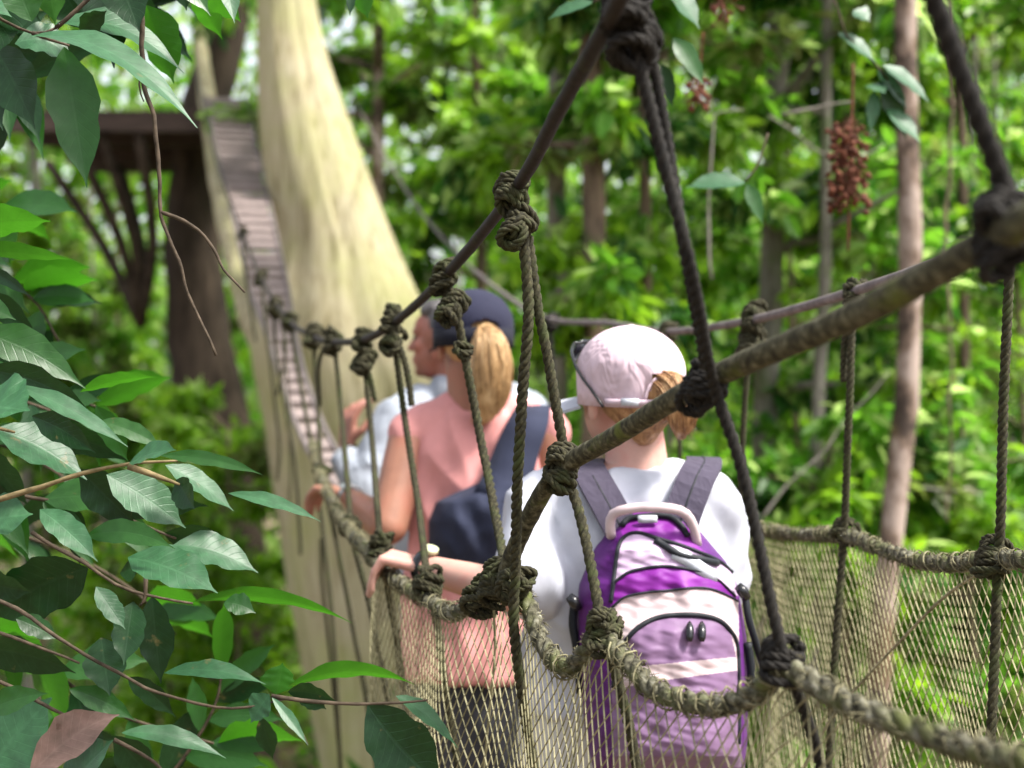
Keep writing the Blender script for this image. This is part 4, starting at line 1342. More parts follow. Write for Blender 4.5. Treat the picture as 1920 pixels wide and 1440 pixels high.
def zone(x, y):
    l, r = bag_edges(y)
    left = np.interp(y, [948, 985, 1004, 1028, 1095, 1141, 1200, 1440], [1168, 1160, 1168, 1157, 1148, 1144, 1144, 1150])
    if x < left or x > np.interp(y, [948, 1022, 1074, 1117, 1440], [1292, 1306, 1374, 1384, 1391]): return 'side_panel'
    if y < np.interp(x, [1168, 1199, 1235, 1284, 1345, 1374], [1004, 999, 1010, 1025, 1050, 1074]): return 'top_panel'
    if y < lx(LB, x): return 'upper_panel'
    if y < lx(LC, x): return 'purple_band'
    py_ = np.interp(x, [1150, 1158, 1171, 1199, 1239, 1300, 1345, 1370, 1384], [1290, 1235, 1205, 1175, 1157, 1153, 1162, 1184, 1250])
    if y < py_: return 'beige_band'
    yb = np.interp(x, [1150, 1211, 1376], [1262, 1248, 1232])
    if yb < y < yb + np.interp(x, [1211, 1376], [32, 26]): return 'pocket_band'
    return 'front_pocket'


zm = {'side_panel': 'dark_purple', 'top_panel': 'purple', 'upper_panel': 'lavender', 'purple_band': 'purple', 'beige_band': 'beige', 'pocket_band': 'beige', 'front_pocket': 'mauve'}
zmb = {k: MB() for k in zm}
nu, nv = 150, 420
GV = []
for j in range(nv + 1):
    y = 948 + (1470 - 948) * j / nv
    l, r = bag_edges(y)
    for i in range(nu + 1):
        t = i / nu
        u = -math.cos(math.pi * t) * .5 + (2 * t - 1) * .5
        x = (l + r) / 2 + u * (r - l) / 2
        GV.append((x, y))
GP = [P(x, y, bag_Y(x, y)) for x, y in GV]
for j in range(nv):
    for i in range(nu):
        q = [j * (nu + 1) + i, j * (nu + 1) + i + 1, (j + 1) * (nu + 1) + i + 1, (j + 1) * (nu + 1) + i]
        cx = sum(GV[a][0] for a in q) / 4; cy = sum(GV[a][1] for a in q) / 4
        zmb[zone(cx, cy)].add([tuple(GP[a]) for a in q], [(0, 3, 2, 1)])
for k, mb in zmb.items():
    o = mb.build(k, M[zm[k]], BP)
    bmx = bmesh.new(); bmx.from_mesh(o.data); bmesh.ops.remove_doubles(bmx, verts=bmx.verts, dist=1e-5); bmx.to_mesh(o.data); bmx.free()
mb = MB()
bk = [tuple(P(x, y, YB + .004)) for y in ol[:, 0] for x in bag_edges(y)]
mb.add(bk, [(2 * i, 2 * i + 1, 2 * i + 3, 2 * i + 2) for i in range(len(ol) - 1)])
mb.build('back_panel', M['dark_purple'], BP)


def on_bag(pts, lift=.002, step=6):
    p = spline([(x, y, 0) for x, y in pts], step)
    return np.array([P(x, y, bag_Y(x, y, lift)) for x, y, _ in p])


for nm, Ln, r in (('piping', LA, .0036), ('piping', LB, .0026), ('piping', LC, .0021), ('zip', np.array(LDp), .0044)):
    mb = MB(); tube(mb, on_bag(Ln), r, 8); mb.build(nm, M['black_trim'], BP)
mb = MB()
tube(mb, on_bag([(1228, 1012), (1250, 1026), (1275, 1040), (1310, 1048), (1345, 1056)], .003), [.004] + [.008] * 3 + [.004] if False else .0065, 8)
mb.build('zip_flap', M['black_trim'], BP)
mb = MB()                                     # grey patch strap
pp = on_bag([(1262, 1036), (1290, 1050), (1320, 1070), (1345, 1084)], .003, 8)
ribbon(mb, pp, [.022] * len(pp), [(0, -1, .3)] * len(pp), .003)
mb.build('grey_tab', M['buckle'], BP)
mb = MB()                                     # carrying handle
hp = [(1146, 1006, .0), (1144, 985, .012), (1150, 964, .02), (1180, 954, .03), (1225, 951, .034), (1274, 957, .03), (1294, 974, .02), (1303, 998, .01), (1307, 1022, .0)]
hpp = spline([P(x, y, 2.438 - l_ * .9) for x, y, l_ in hp], .012)
tube(mb, hpp, .0088, 10); mb.build('handle', M['beige'], BP)
mb = MB(); tube(mb, on_bag([(1166, 986), (1178, 973), (1212, 967), (1252, 968), (1276, 984), (1290, 1005)], .006), .0055, 8); mb.build('piping', M['black_trim'], BP)
mb = MB()
c0 = [P(x, 974, bag_Y(1214, 974, .012)) for x in (1196, 1206, 1222, 1232)]
ribbon(mb, c0, [.012, .013, .013, .012], [(0, -1, .3)] * 4, .005); mb.build('buckle', M['buckle'], BP)
for x in (1293, 1316):
    mb = MB(); tube(mb, np.array([P(x, y, bag_Y(x, y, .010)) for y in (1166, 1174, 1184, 1196, 1203)]), [.002, .0065, .0072, .0065, .004], 8); mb.build('zip_pull', M['black_plastic'], BP)
# side straps and buckles
for pts_, r in (([(1396, 1112, 2.46), (1404, 1160, 2.45), (1420, 1215, 2.46), (1436, 1262, 2.49)], .0065), ([(1402, 1205, 2.45), (1408, 1262, 2.45), (1404, 1330, 2.46)], .0075), ([(1078, 1125, 2.47), (1074, 1170, 2.46), (1082, 1220, 2.46), (1088, 1300, 2.46)], .0075)):
    mb = MB(); tube(mb, spline(PX(pts_), .01), r, 8); mb.build('side_strap', M['black_trim'], BP)
for p_ in ((1392, 1108, 2.44), (1076, 1128, 2.44)):
    mb = MB(); c1 = PX([(p_[0] - 9, p_[1] - 10, p_[2]), (p_[0], p_[1], p_[2] - .004), (p_[0] + 8, p_[1] + 14, p_[2])]); tube(mb, np.array(c1), [.008, .011, .008], 8); mb.build('buckle', M['black_plastic'], BP)
# shoulder straps
for pts_, wd in (([(1106, 868, 2.66), (1100, 876, 2.56), (1112, 900, 2.50), (1135, 940, 2.474), (1160, 985, 2.462), (1175, 1010, 2.46)], .060), ([(1318, 866, 2.66), (1320, 874, 2.56), (1306, 898, 2.50), (1290, 938, 2.474), (1276, 978, 2.462), (1270, 1000, 2.46)], .064)):
    c = spline(PX(pts_), .02)
    nr = [(0, -.25 - .75 * (i / len(c)), 1 - .8 * i / len(c)) for i in range(len(c))]
    mb = MB(); ribbon(mb, c, [wd] * len(c), nr, .010)
    so = mb.build('shoulder_strap', M['strap'], BP, smooth=False)
    mb = MB(); tube(mb, c + np.array([nr_ for nr_ in nr]) * .010, .0022, 6); mb.build('strap_seam', M['black_trim'], so)

# ------------------------------------------------------------------ woman in the pink top, navy cap (3.6 m)
YK = 3.6
K_ = thing('person', 'woman in sleeveless pink top and navy cap with a blond ponytail', 'person', Vector((-.08, YK, -1.5)))
hk = Head(P(886, 634, YK), 17, 0, 0, 1.06)
shL, shR = P(772, 812, YK), P(1022, 815, YK)
elL, wrL = P(728, 985, 3.50), P(652, 935, 3.74)
elR, wrR = P(1040, 985, 3.6), P(1000, 960, 3.9)
bm = bmesh.new(); hk.add(bm)
capsule(bm, P(880, 690, YK), P(892, 790, YK), .060, .070)
loft(bm, [((-.08, YK, -.92), .16, .11), ((-.08, YK, -.72), .18, .12), ((-.082, YK, -.46), .145, .10), ((-.084, YK, -.25), .165, .10), ((-.085, YK, -.14), .135, .08), ((-.085, YK, -.085), .07, .055)])
for sh, el, wr in ((shL, elL, wrL), (shR, elR, wrR)):
    capsule(bm, sh, el, .058, .050); capsule(bm, el, wr, .050, .031)
hand(bm, P(648, 930, 3.75), (-.80, .55, .22), (-.2, .1, -1), (52, 24, 14), -1, 1.0)
hand(bm, wrR, (-.3, 1, .2), (0, .1, -1), (35, 45, 30), 1)
for sx, yo in ((-.09, -.04), (.09, .05)):
    capsule(bm, (-.08 + sx, YK, -.85), (-.08 + sx, YK + yo, -1.15), .085, .058)
    capsule(bm, (-.08 + sx, YK + yo, -1.15), (-.08 + sx, YK + yo - .03, -1.46), .055, .038)
    capsule(bm, (-.08 + sx, YK + yo - .06, -1.47), (-.08 + sx, YK + yo + .14, -1.48), .035, .03)
melt(bm, 'body', M['skin_tan'], K_, .006, 3); hk.eyes(K_)
bm = bmesh.new()
loft(bm, [((-.08, YK, -.735), .205, .145), ((-.08, YK, -.58), .195, .138), ((-.08, YK, -.40), .182, .125), ((-.082, YK, -.25), .180, .118), ((-.084, YK, -.15), .168, .104), ((-.085, YK, -.105), .135, .092), ((-.085, YK, -.070), .085, .078)], p=2.1)
for xa, xb in ((850, 776), (948, 1018)): capsule(bm, P(xa, 778, YK), P(xb, 812, YK), .052, .060)
melt(bm, 'top', M['pink_cotton'], K_, .007, 16, fold=.013, ff=12)
bm = bmesh.new()
loft(bm, [((-.08, YK, -1.02), .19, .13), ((-.08, YK, -.86), .20, .135), ((-.08, YK, -.70), .185, .13)])
melt(bm, 'shorts', M['black_cotton'], K_, .009, 3, fold=.004)
bm = bmesh.new()
ellip(bm, hk.at(0, -.024, .004), (.082, .088, .078), hk.R)
PTK = pt = [hk.at(.0, -.100, .012), hk.at(.006, -.132, -.02), hk.at(.010, -.140, -.075), hk.at(.008, -.132, -.13), hk.at(-.004, -.112, -.175), hk.at(-.012, -.095, -.205)]
for a, b, r0, r1 in zip(pt[:-1], pt[1:], (.022, .034, .041, .040, .028), (.034, .041, .040, .028, .008)):
    capsule(bm, a, b, r0, r1)
for q in (-1, 1): capsule(bm, hk.at(q * .02, -.09, -.01), hk.at(q * .018, -.115, -.10), .020, .022)
hr_ = melt(bm, 'hair', M['blond'], K_, .006, 3, fold=.005, ff=22)
strands(PTK, (.025, .037, .044, .043, .034, .012), 220, M['blond'], hr_, seed=4, r=.002)
o = cap_shell(hk, .094, .108, .086, .030, -.010, lambda x, y, z: (y < -.04 and (x / .038) ** 2 + ((z - .004) / .034) ** 2 < 1 and z > .004)).build('cap', M['navy_cap'], K_)
sl = o.modifiers.new('thick', 'SOLIDIFY'); sl.thickness = .003; sl.offset = -1
mb = MB(); V, Fq = [], []
for i in range(60):
    th = 2 * math.pi * i / 60
    for z, f_ in ((.022, 1.0), (.022, 1.035), (-.022, 1.03), (-.022, .99)): V.append(tuple(hk.at(.094 * f_ * math.cos(th), .108 * f_ * math.sin(th) - .006, z)))
for i in range(60):
    a, b = i * 4, (i + 1) % 60 * 4
    for j in range(4): Fq.append((a + j, a + (j + 1) % 4, b + (j + 1) % 4, b + j))
mb.add(V, Fq); mb.build('cap_band', M['navy_band'], o)
mb = MB(); V, Fq = [], []
for lay in (0, 1):
    for j in range(7):
        for i in range(21):
            a = (i / 20 - .5) * math.radians(140); r = j / 6
            x = math.sin(a) * .092; y = math.cos(a) * .100 + r * .075 * math.cos(a * .55)
            V.append(tuple(hk.at(x, y, -.008 - .014 * (x / .085) ** 2 - r * .012 + (.004 if lay else 0))))
for lay in (0, 1):
    for j in range(6):
        for i in range(20):
            q = [lay * 147 + j * 21 + i, lay * 147 + j * 21 + i + 1, lay * 147 + (j + 1) * 21 + i + 1, lay * 147 + (j + 1) * 21 + i]
            Fq.append(q if lay else q[::-1])
for i in range(20): Fq.append((126 + i, 127 + i, 147 + 127 + i, 147 + 126 + i))
mb.add(V, Fq); mb.build('cap_brim', M['navy_band'], o)
watch(K_, P(658, 937, 3.73), elL - wrL, .036, (-.3, -.4, 1), M['metal'], M['metal'])

# sling bag on her back
SB = thing('sling_bag', 'navy cloth sling bag hanging across the pink top', 'bag', P(890, 1090, 3.45))
so = np.array([(890, 925, 1004), (905, 896, 1002), (922, 858, 998), (941, 818, 994), (978, 803, 988), (1020, 803, 982), (1062, 808, 972), (1082, 818, 962), (1094, 835, 945)], float)


def sl_Y(x, y):
    l, r = np.interp(y, so[:, 0], so[:, 1]), np.interp(y, so[:, 0], so[:, 2])
    u = max(-1, min(1, (x - (l + r) / 2) / ((r - l) / 2)))
    v = (y - 890) / 204
    d = .115 * max(0, math.sin(math.pi * min(1, max(0, v * .93 + .05)))) ** .5
    fo = .014 * noise.noise(Vector(((x - y * .7) * .022, (x + y) * .008, 3))) + .006 * noise.noise(Vector((x * .05, y * .03, 8)))
    return YK - .115 - d * max(0, 1 - abs(u) ** 2.6) ** .6 + fo * (1 - u * u)


V = []
nu, nv = 60, 60
for j in range(nv + 1):
    y = 890 + 204 * j / nv
    l, r = np.interp(y, so[:, 0], so[:, 1]), np.interp(y, so[:, 0], so[:, 2])
    for i in range(nu + 1):
        x = (l + r) / 2 - math.cos(math.pi * i / nu) * (r - l) / 2
        V.append(tuple(P(x, y, sl_Y(x, y))))
mb = MB()
mb.add(V, [(j * (nu + 1) + i, (j + 1) * (nu + 1) + i, (j + 1) * (nu + 1) + i + 1, j * (nu + 1) + i + 1) for j in range(nv) for i in range(nu)])
mb.build('body', M['navy'], SB)
mb = MB()
tube(mb, np.array([P(x, y, sl_Y(x, y) - .003) for x, y in spline([(806, 1046, 0), (850, 1058, 0), (910, 1066, 0), (972, 1062, 0)], 8)[:, :2]]), .005, 8)
mb.build('zip', M['black_trim'], SB)
mb = MB()
c = spline(PX([(1000, 768, 3.64), (1000, 768, 3.55), (992, 792, 3.475), (972, 840, 3.455), (955, 890, 3.435), (935, 940, 3.40)]), .02)
k_ = len(c)
ribbon(mb, c, np.linspace(.070, .125, k_), [(0, -.4 - .6 * i / k_, .9 - .8 * i / k_) for i in range(k_)], .010)
mb.build('strap', M['navy'], SB)

# ------------------------------------------------------------------ man in the pale blue shirt (4.35 m)
YM = 4.35
M_ = thing('person', 'man in pale blue grey shirt looking left with one hand raised', 'person', Vector((-.21, YM, -1.42)))
hm = Head(P(838, 640, YM), 68, 4, 0, 1.06)
shL, shR = P(748, 790, YM - .05), P(985, 780, YM + .03)
elL, wrL = P(692, 915, 4.22), P(652, 850, 4.30)
bm = bmesh.new(); hm.add(bm)
capsule(bm, P(850, 690, YM), P(862, 760, YM), .058, .066)
loft(bm, [((-.16, YM, -.9), .16, .11), ((-.16, YM, -.5), .16, .11), ((-.16, YM, -.25), .18, .11), ((-.16, YM, -.12), .14, .085), ((-.16, YM, -.06), .07, .06)])
for sh, el, wr in ((shL, elL, wrL), (shR, P(1000, 950, 4.4), P(980, 950, 4.65))):
    capsule(bm, sh, el, .055, .045); capsule(bm, el, wr, .045, .030)
hand(bm, P(650, 838, 4.30), (.05, .15, 1), (.6, .5, .1), (25, 35, 25), -1, 1.08, .2)
hand(bm, P(980, 950, 4.65), (-.2, 1, 0), (0, 0, -1), (35, 40, 30), 1, 1.05)
for sx in (-.09, .09):
    capsule(bm, (-.16 + sx, YM, -.85), (-.16 + sx, YM + .05, -1.12), .085, .06)
    capsule(bm, (-.16 + sx, YM + .05, -1.12), (-.16 + sx, YM, -1.37), .055, .04)
    capsule(bm, (-.16 + sx, YM - .05, -1.38), (-.16 + sx, YM + .15, -1.34), .037, .032)
melt(bm, 'body', M['skin_ruddy'], M_, .006, 3); hm.eyes(M_)
bm = bmesh.new()
loft(bm, [((-.16, YM, -.62), .20, .14), ((-.16, YM, -.45), .195, .135), ((-.16, YM, -.25), .20, .13), ((-.16, YM, -.13), .175, .105), ((-.155, YM, -.06), .10, .085)], p=2.3)
capsule(bm, P(790, 765, YM), shL, .07, .075); capsule(bm, shL, elL, .074, .068); capsule(bm, elL, P(655, 868, 4.28), .066, .050)
capsule(bm, P(950, 760, YM), shR, .07, .075); capsule(bm, shR, P(1000, 950, 4.4), .072, .062); capsule(bm, P(1000, 950, 4.4), P(985, 950, 4.58), .06, .05)
capsule(bm, P(850, 735, YM), P(862, 750, YM), .070, .078)
melt(bm, 'shirt', M['grey_blue'], M_, .008, 10, fold=.009, ff=12)
bm = bmesh.new()
loft(bm, [((-.16, YM, -.95), .17, .12), ((-.16, YM, -.7), .185, .13), ((-.16, YM, -.55), .17, .125)])
for sx in (-.09, .09): capsule(bm, (-.16 + sx, YM, -.9), (-.16 + sx, YM + .03, -1.3), .095, .07)
melt(bm, 'trousers', M['grey_cotton'], M_, .009, 3, fold=.005)
bm = bmesh.new()
ellip(bm, hm.at(0, -.022, .042), (.081, .094, .086), hm.R)
ellip(bm, hm.at(0, .030, .088), (.060, .060, .035), hm.R)
ellip(bm, hm.at(0, -.06, -.02), (.066, .05, .05), hm.R)
melt(bm, 'hair', M['dark_hair'], M_, .006, 2, fold=.004, ff=30)
watch(M_, P(651, 853, 4.29), wrL - elL, .037, (-.3, -1, .2), M['black_plastic'], M['metal'])
# ------------------------------------------------------------------ foreground leaves on the left
KEYS = ['fg_dark', 'fg_mid', 'fg_bright', 'fg_sheen']
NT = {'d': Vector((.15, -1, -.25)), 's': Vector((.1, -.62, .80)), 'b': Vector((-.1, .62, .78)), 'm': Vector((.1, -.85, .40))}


def big_leaf(mb, x0, y0, x1, y1, wpx, mode, Y=2.0, sag=.10, dY=0.0, key=None, seed=0, nv=16, nu=8, fold=.18):
    r0 = random.Random(seed)
    b, t = P(x0, y0, Y), P(x1, y1, Y + dY + r0.uniform(-.04, .04))
    ax = t - b
    L_ = ax.length
    a = ax / L_
    n_ = NT[mode].copy() + Vector((r0.uniform(-.15, .15), r0.uniform(-.1, .1), r0.uniform(-.15, .15)))
    n_ = (n_ - a * n_.dot(a)).normalized()
    s_ = a.cross(n_)
    view = b.normalized()
    pr = s_ - view * s_.dot(view)
    ip = a.cross(view).normalized()
    fac = max(.42, abs(pr.dot(ip)))
    hw = wpx * 1.03 / 2 / F * Y / fac
    up = Vector((0, 0, 1))
    V, UV = [], []
    ph = r0.uniform(0, 6)
    for j in range(nv + 1):
        v_ = j / nv
        prof = math.sin(math.pi * v_ ** .84) ** .98 * (1 + .07 * math.sin(v_ * 13 + ph) + .05 * math.sin(v_ * 29 + 2 * ph)) if 0 < v_ < 1 else 0
        tip = max(0.0, (v_ - .80) / .20)
        prof *= (1 - .72 * tip ** .8)
        prof = max(prof, .02)
        c = b + ax * v_ + up * (sag * L_ * (4 * v_ * (1 - v_)) - sag * L_ * .6 * v_ ** 2 * 0)
        for i in range(nu + 1):
            u_ = 2 * i / nu - 1
            rip = .045 * math.sin(v_ * 24 + abs(u_) * 3 + ph) * abs(u_) + .03 * math.sin(v_ * 9 + ph) * u_
            q = c + s_ * (u_ * hw * prof) + n_ * ((abs(u_) ** 1.3 * fold + rip) * hw * prof)
            V.append(tuple(q)); UV.append((u_, v_ + 1e-4))
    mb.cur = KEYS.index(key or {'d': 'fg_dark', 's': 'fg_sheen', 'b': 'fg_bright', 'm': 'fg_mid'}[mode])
    mb.add(V, [(j * (nu + 1) + i, j * (nu + 1) + i + 1, (j + 1) * (nu + 1) + i + 1, (j + 1) * (nu + 1) + i) for j in range(nv) for i in range(nu)], UV)


BRANCH = [
    ('leafy_branch', 'leafy branch hanging in at the upper left corner with long dark glossy drip tipped leaves', 2.0,
     [[(-150, -120), (-30, 10), (60, 60), (105, 50)], [(105, 50), (190, -20), (260, -80), (330, -120)], [(60, 60), (130, 85)]],
     [(103, 45, 345, 138, 46, 's', .16), (57, 68, 370, 240, 44, 's', .14), (28, 82, 142, 118, 58, 's', .2), (120, 88, 163, 352, 92, 'm', .02), (-10, 85, 66, 243, 88, 'd', .05), (275, 10, 326, 157, 74, 'b', .03),
      (360, -10, 417, 74, 46, 'b', .08), (372, -30, 452, 42, 62, 'b', .1), (420, -60, 440, 44, 34, 's', 0), (80, -80, 104, 47, 56, 'b', 0), (130, -70, 232, 72, 92, 'd', .1), (190, -60, 214, 128, 80, 'd', 0),
      (-70, 10, 22, 32, 40, 's', .1), (-60, 60, 6, 245, 70, 'd', 0), (20, -60, -10, 110, 90, 'd', 0), (245, -50, 275, 75, 60, 'd', 0), (60, 40, 20, -60, 70, 'm', 0), (310, -60, 395, 30, 50, 'm', .1), (150, 60, 200, 20, 40, 'd', 0), (0, -30, 75, 40, 60, 'd', .1), (110, -40, 160, 60, 80, 'd', 0), (215, -70, 262, 60, 84, 'd', 0), (-40, 20, 40, 120, 60, 'd', 0), (170, 20, 215, 120, 56, 'd', 0), (330, -70, 350, 20, 50, 'd', 0)]),
    ('leafy_branch', 'leafy branch on the left with a long straw coloured stem and grey sheen leaves', 2.0,
     [[(-150, 970), (0, 938), (55, 920), (160, 885), (240, 868), (330, 862)], [(240, 872), (300, 895), (335, 908)], [(-120, 760), (-20, 800), (30, 812)]],
     [(-90, 432, 95, 415, 62, 'b', .04), (-60, 468, 136, 487, 30, 'b', .02), (-30, 505, 57, 556, 24, 'd', .05), (-50, 540, 75, 642, 46, 'd', .06), (-60, 618, 160, 728, 70, 'm', .08), (-40, 640, 72, 708, 26, 'd', .04),
      (150, 735, 292, 707, 24, 'b', .06), (-40, 695, 184, 788, 54, 'd', .10), (-60, 762, 56, 770, 92, 's', .02), (30, 722, 240, 838, 34, 's', .04), (22, 814, 247, 868, 62, 'd', .10), (-10, 805, 163, 900, 74, 's', .06),
      (185, 790, 308, 842, 34, 'm', .06), (243, 868, 330, 844, 32, 's', .06), (300, 854, 492, 890, 26, 'm', .05), (200, 890, 348, 990, 78, 's', .03), (310, 872, 438, 958, 40, 's', .05), (428, 925, 602, 978, 24, 's', .05),
      (-60, 982, 62, 964, 82, 's', .02), (-40, 835, 53, 948, 54, 'd', 0), (150, 880, 255, 985, 70, 'd', 0), (60, 780, 180, 850, 50, 'd', .05), (-80, 560, 30, 600, 44, 'm', .05), (330, 900, 365, 955, 46, 'd', 0),
      (-60, 880, 40, 1010, 60, 'd', 0), (180, 760, 240, 865, 44, 'm', 0)]),
    ('leafy_branch', 'leafy branch at the lower left whose thin stems reach across to the giant trunk', 2.02,
     [[(-100, 1085), (30, 1143), (130, 1210), (240, 1275), (300, 1302), (400, 1326), (460, 1326), (540, 1308)], [(510, 1304), (640, 1320), (720, 1318), (800, 1310)], [(60, 1000), (160, 1060), (250, 1108), (360, 1130)],
      [(-80, 1150), (0, 1185), (150, 1245)], [(-60, 1250), (0, 1280), (140, 1352), (160, 1370)], [(515, 1310), (560, 1360), (578, 1398)], [(215, 1385), (290, 1430), (330, 1470)], [(275, 1080), (275, 1118), (265, 1135)]],
     [(75, 955, 183, 1053, 52, 's', .04), (160, 1005, 328, 1029, 46, 'm', .10), (325, 1022, 484, 1074, 62, 's', .08), (240, 1045, 408, 1112, 76, 's', .06), (362, 1128, 660, 1168, 26, 'b', .09), (165, 1065, -30, 1165, 112, 'd', .06),
      (250, 1128, 232, 1248, 60, 'd', 0), (285, 1118, 302, 1282, 64, 'd', 0), (190, 1195, 206, 1305, 74, 'd', 0), (-50, 1215, 142, 1262, 62, 'd', .06), (308, 1262, 498, 1283, 32, 's', .08), (517, 1302, 530, 1243, 62, 'b', 0),
      (540, 1288, 778, 1284, 28, 'b', .12), (540, 1297, 632, 1316, 36, 'd', .06), (505, 1302, 470, 1356, 46, 's', .05), (690, 1322, 832, 1475, 116, 'd', -.06), (742, 1305, 858, 1402, 30, 's', .08), (-40, 1460, 97, 1308, 140, 's', .02),
      (115, 1490, 212, 1388, 74, 's', .03), (228, 1374, 424, 1422, 34, 's', .08), (130, 1292, 255, 1352, 42, 'm', .06), (510, 1308, 578, 1398, 20, 's', .03), (490, 1345, 512, 1424, 36, 'd', 0), (-60, 1090, 60, 1110, 60, 'd', 0),
      (-40, 1340, 90, 1300, 46, 'm', .05), (30, 1160, 110, 1200, 40, 'm', .04), (420, 1130, 480, 1150, 40, 'm', .1), (180, 1100, 235, 1180, 40, 's', 0), (225, 1075, 262, 1060, 36, 'd', 0), (560, 1290, 612, 1330, 40, 'd', 0),
      (215, 1380, 300, 1475, 60, 'd', 0), (240, 1270, 330, 1345, 40, 'd', .05)]),
]
for bi, (nm, lab, Y0, stems, leaves) in enumerate(BRANCH):
    t = thing(nm, lab, 'branch', P(stems[0][0][0], stems[0][0][1], Y0 + .02))
    mb = MB()
    for st_ in stems:
        c = spline([P(x, y, Y0 + .02) for x, y in st_], .02)
        for i in range(len(c)): c[i] += np.array(noise.noise_vector(Vector(c[i] * 14))) * .004
        tube(mb, c, np.linspace(.0034 if bi != 1 else .0055, .0018, len(c)), 7, .2, 80)
    mb.build('stem', M['stem' if bi == 1 else 'twig'], t)
    mb = MB()
    for li, (x0, y0, x1, y1, wp, mode, sag) in enumerate(leaves):
        rr_ = random.Random(bi * 100 + li)
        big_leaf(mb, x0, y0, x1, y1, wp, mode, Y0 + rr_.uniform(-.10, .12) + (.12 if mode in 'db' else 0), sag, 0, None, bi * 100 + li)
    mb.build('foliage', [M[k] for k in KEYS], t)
    if bi == 2:
        mb = MB(); keep_ = KEYS
        KEYS = ['fg_dead']
        big_leaf(mb, 55, 1455, 224, 1340, 78, 'm', 1.97, .10, 0, 'fg_dead', 77, fold=.35)
        KEYS = keep_
        mb.build('dead_leaf', M['fg_dead'], t, label='withered reddish brown leaf')

# shaded leafy sprays just behind the front branches
for si, (lab, stems, per_, Yr, modes, bias) in enumerate([
        ('shaded leafy spray filling the lower left behind the front leaves', [[(-160, 980), (60, 1010), (240, 1100), (330, 1190)], [(-160, 1180), (40, 1220), (200, 1330), (420, 1400)], [(-160, 1400), (60, 1390), (180, 1450), (260, 1500)],
                                                                               [(-160, 820), (20, 840), (160, 920), (250, 960)], [(250, 1520), (330, 1440), (400, 1330), (420, 1240)]], 9, (2.3, 2.9), 'dmbmbd', 1),
        ('bright leafy spray at the left edge beneath the platform', [[(-180, 460), (-40, 500), (60, 560), (110, 640)], [(-180, 640), (-20, 690), (120, 740), (200, 770)], [(-180, 330), (-60, 380), (20, 400)]], 12, (2.5, 3.2), 'bmdmb', 1),
        ('dark leafy spray behind the upper left leaves', [[(-180, -60), (0, -10), (140, 20), (260, 10)], [(-180, 90), (-40, 110), (40, 150)], [(60, -150), (230, -60), (360, -40)]], 20, (2.2, 2.6), 'ddmdd', 1),
        ('dark leafy spray under the long straw coloured stem', [[(-160, 900), (40, 930), (200, 960), (330, 1010)], [(-160, 720), (0, 740), (150, 790)]], 8, (2.25, 2.6), 'ddmm', 1)]):
    t = thing('leafy_spray', lab, 'branch', P(stems[0][0][0], stems[0][0][1], Yr[0]))
    mb = MB()
    rr_ = random.Random(900 + si)
    for k, st_ in enumerate(stems):
        Y = rr_.uniform(*Yr)
        c = spline([P(x, y, Y) for x, y in st_], .02)
        ms = MB(); tube(ms, c, np.linspace(.0045, .0022, len(c)), 6); ms.build('stem', M['twig'], t)
        pxs = spline([(x, y, 0) for x, y in st_], 12)
        for q in range(per_):
            i = rr_.randrange(int(len(pxs) * .1), len(pxs))
            x0, y0 = pxs[i][:2]
            j = max(0, i - 2); d0 = math.atan2(y0 - pxs[j][1], x0 - pxs[j][0])
            an = d0 + rr_.choice((-1, 1)) * rr_.uniform(.2, 1.1) + .15
            ln = rr_.uniform(110, 190) * 2.3 / Y
            big_leaf(mb, x0, y0, x0 + ln * math.cos(an), y0 + ln * math.sin(an), ln * rr_.uniform(.28, .38), rr_.choice(modes), Y, .07, rr_.uniform(-.05, .05), None, k * 50 + q, 10, 4)
    mb.build('foliage', [M[k] for k in KEYS], t)

# hanging forked twig
t = thing('hanging_twig', 'thin forked brown twig dangling in front of the dark tree', 'twig', P(268, -40, 2.05))
mb = MB()
for pts_, r in (([(262, -80), (266, 40), (268, 150), (288, 215), (296, 300), (300, 380), (306, 420), (335, 490), (350, 545), (375, 600), (405, 665)], .0042), ([(303, 398), (330, 408), (372, 432), (400, 468), (420, 505), (458, 550)], .0032), ([(268, 100), (262, 160), (270, 190)], .002)):
    c = spline([P(x, y, 2.05) for x, y in pts_], .01)
    for i in range(len(c)): c[i] += np.array(noise.noise_vector(Vector(c[i] * 30))) * .0025
    tube(mb, c, np.linspace(r, r * .5, len(c)), 7, .25, 120)
mb.build('stem', M['twig'], t)

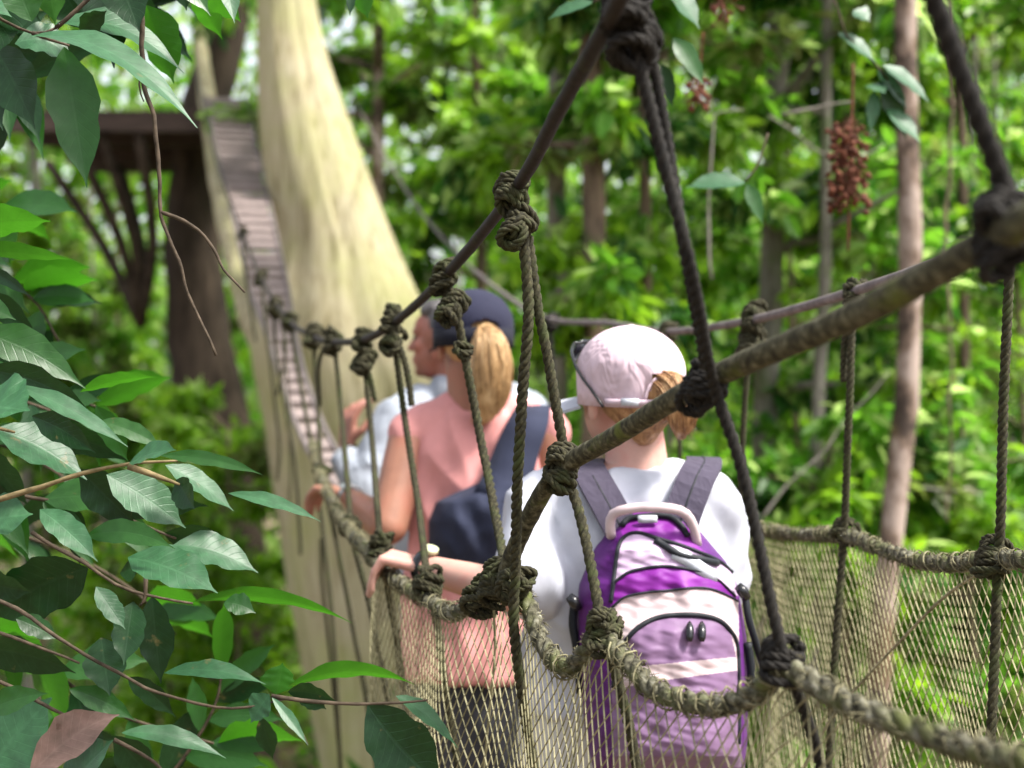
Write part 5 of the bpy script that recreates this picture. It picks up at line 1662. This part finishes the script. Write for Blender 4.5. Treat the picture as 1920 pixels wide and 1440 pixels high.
# rusty fruit clusters, hanging in the forest on the right
for lab, Y, stalk, lumps, cnt in (
        ('large rusty red fruit cluster hanging left of the mottled tree', 3.9, [(1600, 120), (1598, 200), (1594, 300), (1590, 470)], (1552, 1628, 235, 400), 130),
        ('small rusty red fruit cluster between the hanging ropes', 4.1, [(1318, 60), (1312, 130), (1305, 200)], (1284, 1330, 152, 205), 26),
        ('small rusty red fruit cluster at the top edge', 4.1, [(1362, -60), (1358, -10), (1350, 40)], (1335, 1392, -20, 48), 28)):
    t = thing('fruit_cluster', lab, 'fruit cluster', P(stalk[-1][0], stalk[-1][1], Y), 'rusty fruit clusters')
    mb = MB(); tube(mb, spline([P(x, y, Y) for x, y in stalk], .02), .004, 7)
    rr_ = random.Random(int(Y * 100) + cnt)
    fb = MB()
    for k in range(cnt):
        yy_ = rr_.uniform(lumps[2], lumps[3])
        xm = np.interp(yy_, [s_[1] for s_ in stalk], [s_[0] for s_ in stalk])
        xx = rr_.uniform(lumps[0], lumps[1])
        q = P(xx, yy_, Y + rr_.uniform(-.05, .05))
        tube(mb, np.array([P(xm, yy_ - 22, Y), q]), .0018, 5)
        rad = rr_.uniform(.0055, .0105)
        dd = Vector((rr_.uniform(-1, 1), rr_.uniform(-1, 1), rr_.uniform(-1, 1))).normalized()
        tube(fb, np.array([q - dd * rad, q - dd * rad * .6, q, q + dd * rad * .8, q + dd * rad * 1.5]), [rad * .25, rad * .85, rad, rad * .7, rad * .2], 8, .6, 90)
    mb.build('stalk', M['rust'], t); fb.build('fruit', M['rust'], t)

# pale drooping leaf sprays in the upper right
for lab, Y, stem_, lv in (
        ('drooping spray of narrow pale leaves in front of the mottled tree', 3.6, [(1540, -60), (1572, 20), (1590, 70), (1640, 118), (1665, 150)],
         [(1572, 62, 1642, 118, 20, 's'), (1655, 122, 1742, 192, 22, 's'), (1645, 130, 1702, 205, 22, 's'), (1628, 160, 1660, 175, 20, 's'), (1640, 170, 1632, 250, 24, 's'), (1662, 205, 1726, 268, 26, 's'), (1650, 150, 1700, 262, 36, 'd'), (1600, 20, 1630, 40, 26, 's')]),
        ('bluish grey leaf drooping between the cap and the red fruit', 3.4, [(1440, 250), (1420, 310), (1398, 340)], [(1398, 342, 1286, 352, 30, 's'), (1400, 345, 1430, 420, 28, 'm')]),
        ('grey green leaf pair beside the top of the steep cable', 3.0, [(1230, -80), (1170, -20), (1112, 3)], [(1112, 3, 1028, 36, 20, 's'), (1150, -10, 1180, 60, 30, 'm')]),
        ('dark bluish leaves at the top edge right of the big knot', 3.0, [(1300, -90), (1290, -20), (1262, 0)], [(1250, -30, 1312, 55, 34, 's'), (1262, 70, 1320, 160, 36, 'm'), (1240, 120, 1262, 200, 30, 'd')]),
        ('yellow brown hanging leaf cut by the top edge', 2.4, [(676, -80), (676, -30)], [(668, -40, 690, 36, 40, 'b'), (660, -30, 656, 30, 20, 'd')])):
    t = thing('leaf_spray', lab, 'leaves', P(stem_[0][0], stem_[0][1], Y))
    mb = MB(); tube(mb, spline([P(x, y, Y) for x, y in stem_], .02), .003, 6); mb.build('stem', M['twig'], t)
    mb = MB()
    for k, (x0, y0, x1, y1, wp, mode) in enumerate(lv): big_leaf(mb, x0, y0, x1, y1, wp, mode, Y, .05, 0, None, 40 + k, 10, 4)
    mb.build('foliage', [M[k] for k in KEYS], t)

# bare pale twigs in the forest on the right
for lab, Y, pts_, r in (
        ('bare pale forked twig left of the large fruit cluster', 5.0, [(1335, 520), (1332, 330), (1336, 235), (1352, 212), (1392, 206)], .0055),
        ('thin bare twig running sideways to the large fruit cluster', 4.8, [(1470, 215), (1530, 203), (1600, 192)], .005),
        ('slanting bare branch behind the right side, above the net', 6.2, [(1420, 975), (1475, 915), (1540, 850), (1600, 775), (1670, 700)], .0065),
        ('long thin vine drooping between the mossy tree and the red fruit', 6.5, [(1440, 215), (1480, 240), (1540, 285), (1600, 300), (1660, 270)], .006),
        ('vertical dark liana right of the mottled tree', 6.8, [(1776, -80), (1782, 200), (1772, 480), (1784, 720), (1778, 980)], .011)):
    t = thing('bare_branch', lab, 'branch', P(*pts_[0][:2], Y))
    mb = MB(); c = spline([P(x, y, Y) for x, y in pts_], .04)
    for i in range(len(c)): c[i] += np.array(noise.noise_vector(Vector(c[i] * 5))) * .02
    tube(mb, c, np.linspace(r, r * .55, len(c)), 8, .2, 20)
    mb.build('stem', M['brown_bark'] if 'dark' in lab else M['grey_bark'], t)
